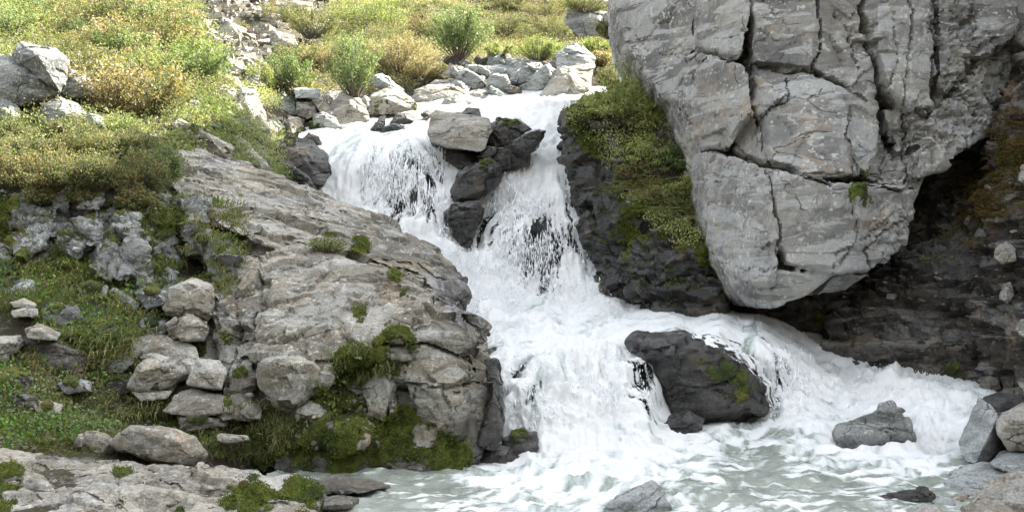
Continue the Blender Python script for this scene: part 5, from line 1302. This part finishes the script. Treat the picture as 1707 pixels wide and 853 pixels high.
# --- ground cover: small leaves
def cover(name, objs, poly, n, leaves, size, mat, h, label, cat, seed=0, thr=.12, up=.5, width=.5, **kw):
    r = np.random.default_rng(seed + 1000)
    c, nn = scatter(objs, poly, n, seed=seed, **kw)
    # patchy: keep where a noise is high
    keep = fbm(c * 1.4, 3, seed) > -thr - .3 * r.uniform(size=len(c))
    c = c[keep]
    hh = h * (.5 + .5 * (1 + vnoise(c * 1.7, seed + 3)))
    k = np.repeat(np.arange(len(c)), leaves)
    q = c[k] + r.normal(size=(len(k), 3)) * [h * .8, h * .8, 0] + np.c_[np.zeros(len(k)), np.zeros(len(k)), r.uniform(0, 1, len(k)) * hh[k]]
    v = leaf_arrays(q, size, r, up, width)
    tn = np.clip(.5 + .45 * vnoise(q * .9, seed + 8) + r.normal(size=len(k)) * .22, 0, 1)
    return tag(mesh_np(name, v, quads(len(k)), M[mat], {'lv': np.repeat(tn, 4)}), label, cat, kind='stuff')
UP_ALL = [(-80,-30),(1030,-30),(1030,90),(930,88),(800,95),(700,140),(600,165),(450,180),(420,240),(300,250),(280,330),(-80,330)]
UPL = [(-80,-30),(330,-30),(360,120),(400,150),(380,230),(290,262),(270,318),(-80,318)]
MIDB = [(430,120),(540,70),(560,-30),(1040,-30),(1040,100),(930,98),(800,105),(690,150),(450,170),(410,120)]
cover('undergrowth', [ground], UPL, 4200, 16, .055, 'leaf_yellow', .26, 'sunlit yellow green undergrowth covering the upper left slope', 'undergrowth', 1)
cover('undergrowth', [ground], UPL, 6500, 16, .055, 'leaf_olive', .28, 'darker olive undergrowth mixed through the upper left slope', 'undergrowth', 2)
cover('undergrowth', [ground], MIDB, 5500, 14, .06, 'leaf_autumn', .25, 'tan and brown undergrowth on the bank behind the falls', 'undergrowth', 3)
cover('undergrowth', [ground], MIDB, 7000, 14, .06, 'leaf_olive', .28, 'olive undergrowth on the bank behind the falls', 'undergrowth', 4)
cover('undergrowth', [ground], [(300,190),(420,150),(470,170),(470,240),(520,330),(440,290),(300,260)], 2600, 12, .045, 'leaf_yellow', .16, 'yellow green plants between the rocks left of the falls', 'undergrowth', 14)
cover('undergrowth', [ground], [(-80,680),(200,700),(330,740),(330,800),(-80,820)], 900, 7, .022, 'leaf_olive', .04, 'tiny ground plants between the pale slabs at the bottom left', 'ground plants', 15, dmax=12)
cover('ground_moss', [ground], [(-80,560),(160,560),(250,620),(330,700),(330,745),(-80,770)], 5000, 8, .02, 'mossy', .03, 'olive green moss carpeting the mound at the lower left', 'moss', 16, dmax=13.5, thr=.3)
cover('plants', [ground], [(-80,600),(160,600),(200,740),(-80,750)], 500, 7, .04, 'leaf_green', .09, 'green leafy plants on the mossy mound at the lower left', 'ground plants', 17, dmax=12, width=.6)
RB = [(985,110),(1090,130),(1130,180),(1180,300),(1200,450),(1150,430),(1090,370),(1040,330),(1010,260),(960,215),(955,190)]
cover('undergrowth', [bank, ground], RB, 4200, 10, .045, 'leaf_bank', .12, 'green plants hanging down the right bank', 'undergrowth', 5, dmax=23)

# --- grass
def grass(name, objs, poly, n, blades, L, mat, label, seed=0, w=.006, spread=.05, droop=.6, cat='grass', patch=-.2, **kw):
    r = np.random.default_rng(seed + 2000)
    c, nn = scatter(objs, poly, n, seed=seed + 50, **kw)
    c = c[fbm(c * 1.6, 3, seed + 60) > patch]
    k = np.repeat(np.arange(len(c)), blades); m = len(k)
    b = c[k] + r.normal(size=(m, 3)) * [spread, spread, .3 * spread]
    az = r.uniform(0, 2 * np.pi, m); out = np.c_[np.cos(az), np.sin(az) - .35, np.zeros(m)] + nn[k] * [.7, .7, 0]
    le = (L * r.uniform(.45, 1.2, m))[:, None] * (1 + .3 * vnoise(b * 2, seed))[:, None]
    dr = droop * r.uniform(.4, 1.3, m)[:, None]
    p1 = b + le * .5 * (out * .3 * dr + [0, 0, .9])
    p2 = b + le * (out * .85 * dr + [0, 0, 1.0 ]) - [0, 0, 1] * le * dr * .35
    p3 = b + le * (out * 1.2 * dr + [0, 0, .95]) - [0, 0, 1] * le * dr * .7
    s = unit(np.cross(p2 - b, r.normal(size=(m, 3)) + [0, 3, 0])) * w
    v = np.stack([b - s, b + s, p1 + s, p1 - s, p2 + s * .7, p2 - s * .7, p3], 1).reshape(-1, 3)
    base = np.arange(m)[:, None] * 7
    f = np.concatenate([base + [0, 1, 2, 3], base + [3, 2, 4, 5]], 0)
    tri = base + [5, 4, 6, 6]
    f = np.concatenate([f, base + [5, 4, 6, 6]], 0)
    # last piece as a quad folded on the tip
    f[-m:, 3] = f[-m:, 2]
    v2 = v; nv = len(v)
    # give the tip quad a real fourth corner
    tipx = (p3 - s * .08); v2 = np.concatenate([v, tipx]); f[-m:, 3] = nv + np.arange(m)
    tn = np.clip(.45 + .4 * vnoise(b * 1.2, seed + 8) + r.normal(size=m) * .22, 0, 1)
    return tag(mesh_np(name, v2, f, M[mat], {'lv': np.r_[np.repeat(tn, 7), tn]}), label, cat, kind='stuff')
LL = [(-60,430),(110,440),(200,470),(300,480),(400,520),(360,560),(230,560),(200,640),(150,700),(180,745),(0,745),(-60,750)]
grass('grass', [ground, upper_face], LL, 2600, 8, .075, 'grass', 'short green and straw grass on the lower left bank', 1, patch=-.1, dmax=15)
grass('grass', [ground, upper_face], [(-60,430),(120,450),(330,500),(360,540),(240,560),(0,500)], 600, 9, .13, 'grass', 'longer tufted grass below the craggy face', 2, dmax=15)
grass('grass', [ground], [(120,560),(240,560),(240,640),(330,700),(200,700),(150,640)], 380, 9, .17, 'grass', 'long grass hanging over the hollow by the pale boulder', 3, droop=1.0)
grass('grass', [outcrop, upper_face], [(270,330),(400,330),(410,420),(380,500),(250,500),(240,350)], 800, 9, .10, 'grass', 'grass growing in the cleft left of the outcrop', 4, upmin=.1)
grass('grass', [outcrop, ground], [(340,680),(440,680),(500,720),(480,770),(340,770)], 420, 12, .11, 'grass', 'grass tufts at the mossy foot of the outcrop', 5, upmin=.2)
grass('grass', [outcrop], [(600,570),(690,570),(700,610),(600,640),(540,640),(560,610)], 300, 9, .13, 'grass', 'grass on the mossy ledge of the outcrop', 6, upmin=.1)
grass('grass', [bank], [(1040,280),(1110,280),(1140,380),(1070,350)], 160, 10, .25, 'grass', 'pale grass hanging down the right bank', 7, droop=1.5, dmax=23)
grass('grass', [ground], UPL, 3000, 7, .18, 'grass', 'tall sunlit grass on the upper left slope', 8, w=.009)
grass('grass', [ground], MIDB, 3000, 7, .2, 'grass', 'dry grass on the bank behind the falls', 9, w=.01)
grass('grass', [gorge], [(1600,200),(1710,180),(1720,420),(1620,430),(1600,340)], 900, 9, .06, 'rust', 'rusty brown moss and grass on the right slope', 10, droop=1.6)
cover('plants', [ground, upper_face], LL, 1500, 6, .045, 'leaf_bright', .1, 'low bright green herbs on the lower left bank', 'ground plants', 11, up=1.0, width=.7, dmax=15)
cover('plants', [outcrop], [(530,590),(640,590),(630,690),(520,690)], 120, 6, .05, 'leaf_yellow', .08, 'yellow green herbs on the mossy wall of the outcrop', 'ground plants', 12, width=.7)
cover('plants', [upper_face, outcrop], [(240,320),(400,330),(400,480),(240,500)], 700, 8, .035, 'leaf_olive', .08, 'small leafy plants in the cleft beside the outcrop', 'ground plants', 13)

# --- moss fuzz as a part of the rock it grows on
def fuzz(rock_o, n, size, mat='mossy', seed=0):
    me = rock_o.data
    nv = len(me.vertices); ms = np.empty(nv, np.float32); me.attributes['moss'].data.foreach_get("value", ms)
    v, nn = get_np(me)
    pr = np.clip(ms - .45, 0, 1) * ((nn * (v + np.array(rock_o.location[:]) - [0, 0, CAMZ])).sum(1) < 1)
    if pr.sum() < 1: return
    r = np.random.default_rng(seed)
    k = r.choice(nv, n, p=pr / pr.sum())
    c = v[k] + nn[k] * size * .3 + r.normal(size=(n, 3)) * size * .8
    q = leaf_arrays(c, size, r, 0, .6, lean=nn[k])
    tn = np.clip(.5 + .4 * vnoise((v[k]) * 4, seed) + r.normal(size=n) * .15, 0, 1)
    return mesh_np('moss', q, quads(n), M[mat], {'lv': np.repeat(tn, 4)}, parent=rock_o)
fuzz(outcrop, 45000, .022, seed=1)
fuzz(fore, 12000, .018, seed=2)
fuzz(bank, 30000, .035, seed=3)
fuzz(upper_face, 22000, .025, seed=4)
fuzz(gorge, 14000, .03, 'rust', seed=5)

# --- loose stones
sp = []
for i in range(8):
    r_ = np.random.default_rng(300 + i)
    p = r_.normal(size=(13, 3)); p = unit(p) * [1, .75, .5] * r_.uniform(.8, 1.1, (13, 1))
    o = rock('stone', [p], vox=.09, mat=('pale', 'slab', 'pale', 'mottled', 'blue', 'pale', 'mottled', 'slab')[i], A=.05, cell=.8, fac=.05, crk=0, rough=.02, smooth=1, seed=i, hold=False)
    sp.append(o.data); col.objects.unlink(o); bpy.data.objects.remove(o)
def stones(objs, poly, n, s0, s1, label, group, seed, kinds=range(8), sink=.25, **kw):
    c, nn = scatter(objs, poly, n, seed=seed + 400, **kw)
    r = random.Random(seed)
    for p in c:
        s = s0 * (s1 / s0) ** (r.random() ** 1.6)
        o = bpy.data.objects.new('stone', sp[r.choice(list(kinds))]); col.objects.link(o)
        o.scale = (s * r.uniform(.7, 1.2), s, s * r.uniform(.6, 1.1)); o.location = (p[0], p[1], p[2] + s * sink)
        o.rotation_euler = (r.uniform(-.5, .5), r.uniform(-.5, .5), r.uniform(0, 6.28))
        cn = {'pale_rock': 'pale', 'slab_rock': 'brownish', 'mottled_rock': 'spotted', 'blue_grey_rock': 'blue grey'}[o.data.materials[0].name]
        tag(o, ('larger ' if s > (s0 * s1) ** .5 else 'small ') + cn + ' ' + label, 'stone', group + ', ' + cn)
def scree(objs, poly, n, s0, s1, mat, label, seed, **kw):
    r = np.random.default_rng(seed); c, _ = scatter(objs, poly, n, seed=seed, **kw)
    keep = fbm(c * .9, 3, seed) > -.25; c = c[keep]; m = len(c)
    s = s0 * (s1 / s0) ** (r.uniform(size=(m, 1)) ** 1.8)
    bx = np.array([(x, y, z) for x in (-1, 1) for y in (-1, 1) for z in (-1, 1)], float)
    co = bx[None] * r.uniform(.55, 1, (m, 8, 3)) * np.array([1, .8, .45])
    a = r.uniform(0, 6.28, m); t = r.uniform(-.5, .5, m)
    x = co[..., 0] * np.cos(a)[:, None] - co[..., 1] * np.sin(a)[:, None]; y = co[..., 0] * np.sin(a)[:, None] + co[..., 1] * np.cos(a)[:, None]
    z = co[..., 2] + t[:, None] * x
    v = (np.stack([x, y, z], -1) * s[:, None] + c[:, None]).reshape(-1, 3)
    q = np.array([(0, 1, 3, 2), (4, 6, 7, 5), (0, 4, 5, 1), (2, 3, 7, 6), (0, 2, 6, 4), (1, 5, 7, 3)])
    f = (np.arange(m)[:, None, None] * 8 + q[None]).reshape(-1, 4)
    tn = np.repeat(r.uniform(0, 1, m), 8)
    return tag(mesh_np('scree', v, f, M[mat], {'tone': tn, 'wet': tn * 0, 'moss': tn * 0}), label, 'scree', kind='stuff')
scree([ground], [(345,-20),(560,-20),(500,60),(440,110),(400,150),(350,110),(320,40)], 2400, .06, .26, 'slab', 'fine broken rock filling the scree chute at the top', 1, dmin=22)
scree([ground], [(540,-20),(1030,-20),(1030,70),(700,60),(540,60)], 1100, .06, .3, 'slab', 'scattered broken rock on the far heath bank', 2, dmin=24)
scree([ground], [(430,150),(620,150),(760,125),(960,100),(960,130),(700,190),(430,240)], 500, .05, .16, 'mottled', 'small broken rock between the boulders above the falls', 3)
scree([ground], [(290,190),(430,120),(470,170),(470,240),(520,330),(440,290),(300,260)], 260, .04, .16, 'mottled', 'broken rock between the ledges left of the falls', 4)
scree([ground, gorge], [(1380,440),(1620,300),(1720,180),(1720,620),(1600,600),(1400,560)], 450, .015, .06, 'mottled', 'gravel and chips littering the dark right slope', 5)
scree([ground], [(-80,560),(240,600),(340,700),(340,790),(-80,760)], 500, .008, .035, 'pale', 'gravel in the soil of the lower left bank', 6, dmax=13)
stones([ground], [(300,-20),(430,-20),(450,140),(400,250),(330,200),(300,90)], 24, .15, .5, 'rock on the broken slope beside the scree chute', 'rocks beside the scree chute', 10)
stones([ground], [(345,-20),(560,-20),(500,60),(440,100),(400,150),(360,110),(320,40)], 115, .08, .38, 'loose stone in the scree chute at the top', 'stones of the scree chute', 1, dmin=22)
stones([ground], [(330,110),(420,110),(450,200),(440,260),(330,230),(300,190)], 34, .06, .28, 'stone among shrubs beside the tall sunlit rock', 'stones beside the tall sunlit rock', 2)
stones([ground], [(430,160),(620,160),(720,130),(760,160),(700,190),(560,210),(450,230)], 30, .08, .22, 'stone packed between the bank rocks above the falls', 'small stones between the bank rocks', 3)
stones([ground], UPL, 46, .12, .6, 'rock showing between the shrubs of the sunny slope', 'rocks in the sunny slope', 9)
stones([ground], LL, 24, .02, .09, 'stone lying in the grass of the lower left bank', 'small stones on the lower left bank', 4)
stones([ground], [(190,640),(340,640),(350,720),(200,720)], 10, .03, .1, 'stone in the dark hollow behind the smooth pale boulder', 'stones in the dark hollow', 5)
stones([gorge], [(1380,440),(1620,300),(1720,280),(1720,620),(1600,600),(1400,560)], 55, .035, .16, 'stone stuck in the dark right slope', 'small stones in the right slope', 6, sink=.05, kinds=(0,1,2,3,5))
stones([ground], [(840,-20),(1030,-20),(1030,80),(900,80)], 12, .1, .4, 'stone showing through the far heath bank', 'stones in the far heath bank', 7, dmin=26)
stones([fore], [(-20,790),(240,790),(260,860),(-20,870)], 15, .02, .06, 'pebble on the bedrock slab at the bottom left', 'pebbles on the bedrock slab', 8, sink=.4)

# --- spray: single drops and strands thrown off the falls
def spray(poly, n, size, lift, stretch, label, seed, blur=14):
    r = np.random.default_rng(seed)
    lo = np.min(poly, 0); hi = np.max(poly, 0)
    q = r.uniform(lo, hi, (n * 4, 2)); q = q[inpoly(q, poly)]
    q = q + r.normal(size=q.shape) * blur
    d, _, ve_, _ = water_at(q[:, 0], q[:, 1])
    c = PA(np.c_[q, d])
    q = q[fbm(c * [2.2, 2.2, .8], 3, seed + 5) > r.uniform(-.5, .35, len(c))][:n]
    d, _, ve_, _ = water_at(q[:, 0], q[:, 1])
    c = PA(np.c_[q, d - np.abs(r.normal(size=len(q))) * lift - .04])
    c[:, 2] += np.abs(r.normal(size=len(c))) * lift * .3
    m = len(c); s = (size * np.exp(r.normal(size=m) * .5))[:, None]
    dirv = unit(np.c_[r.normal(size=m) * .18, r.normal(size=m) * .18, np.full(m, -1.0)])
    a = unit(np.cross(dirv, r.normal(size=(m, 3)))); b = np.cross(dirv, a)
    L = s * stretch * r.uniform(.3, 1.6, (m, 1))
    v = np.stack([c - dirv * L, c + a * s, c + b * s, c - a * s, c - b * s, c + dirv * L], 1).reshape(-1, 3)
    base = np.arange(m)[:, None] * 6
    f = np.concatenate([base + x for x in ([0, 1, 2], [0, 2, 3], [0, 3, 4], [0, 4, 1], [5, 2, 1], [5, 3, 2], [5, 4, 3], [5, 1, 4])], 0)
    return tag(mesh_np('spray', v, f, M['spray'], None, True), label, 'spray', kind='stuff')
spray([(600,250),(740,255),(750,330),(700,350),(600,330)], 5000, .0045, .06, 9, 'white strands of water falling from the lip of the left fall', 1)
spray([(790,310),(990,310),(1005,470),(800,470)], 6000, .005, .08, 7, 'white drops and strands on the main fall', 2)
spray([(965,220),(990,215),(1015,500),(990,490),(965,300)], 3500, .0042, .12, 3, 'spray along the right edge of the main fall', 3)
spray([(720,350),(780,340),(800,490),(765,500)], 3500, .0042, .11, 3, 'spray between the falls over the dark rocks', 4)
spray([(840,610),(1070,590),(1090,690),(840,700)], 2500, .004, .07, 3, 'drops thrown up by the lower cascade', 5)
spray([(1285,585),(1340,605),(1345,680),(1290,680)], 1200, .004, .05, 5, 'drops falling beside the domed boulder', 6)
spray([(800,470),(1020,480),(1020,520),(820,530)], 5000, .0045, .15, 1.5, 'mist of fine drops at the foot of the main fall', 7)
spray([(775,470),(800,480),(820,540),(790,545)], 1800, .005, .10, 2, 'drops thrown against the end of the sloping outcrop', 8)
spray([(560,340),(680,375),(760,455),(740,470),(620,390)], 3000, .0042, .10, 2, 'splashes at the foot of the left fall', 9)
spray([(1380,600),(1600,620),(1600,700),(1400,690)], 2500, .004, .05, 1.5, 'drops tossed up by the right hand rapids', 10)
# one label per stone wherever its kind can be counted off from the left
same = {}
for o in scene.objects:
    if o.name.startswith('stone') and 'label' in o: same.setdefault(o['label'], []).append(o)
for lb, os_ in same.items():
    if 1 < len(os_) <= 20:
        for k_, o in enumerate(sorted(os_, key=lambda o: o.location.x / o.location.y)): o['label'] = lb + ', ' + ORD[k_]

print('faces', sum(len(o.data.polygons) for o in scene.objects if o.type == 'MESH'))
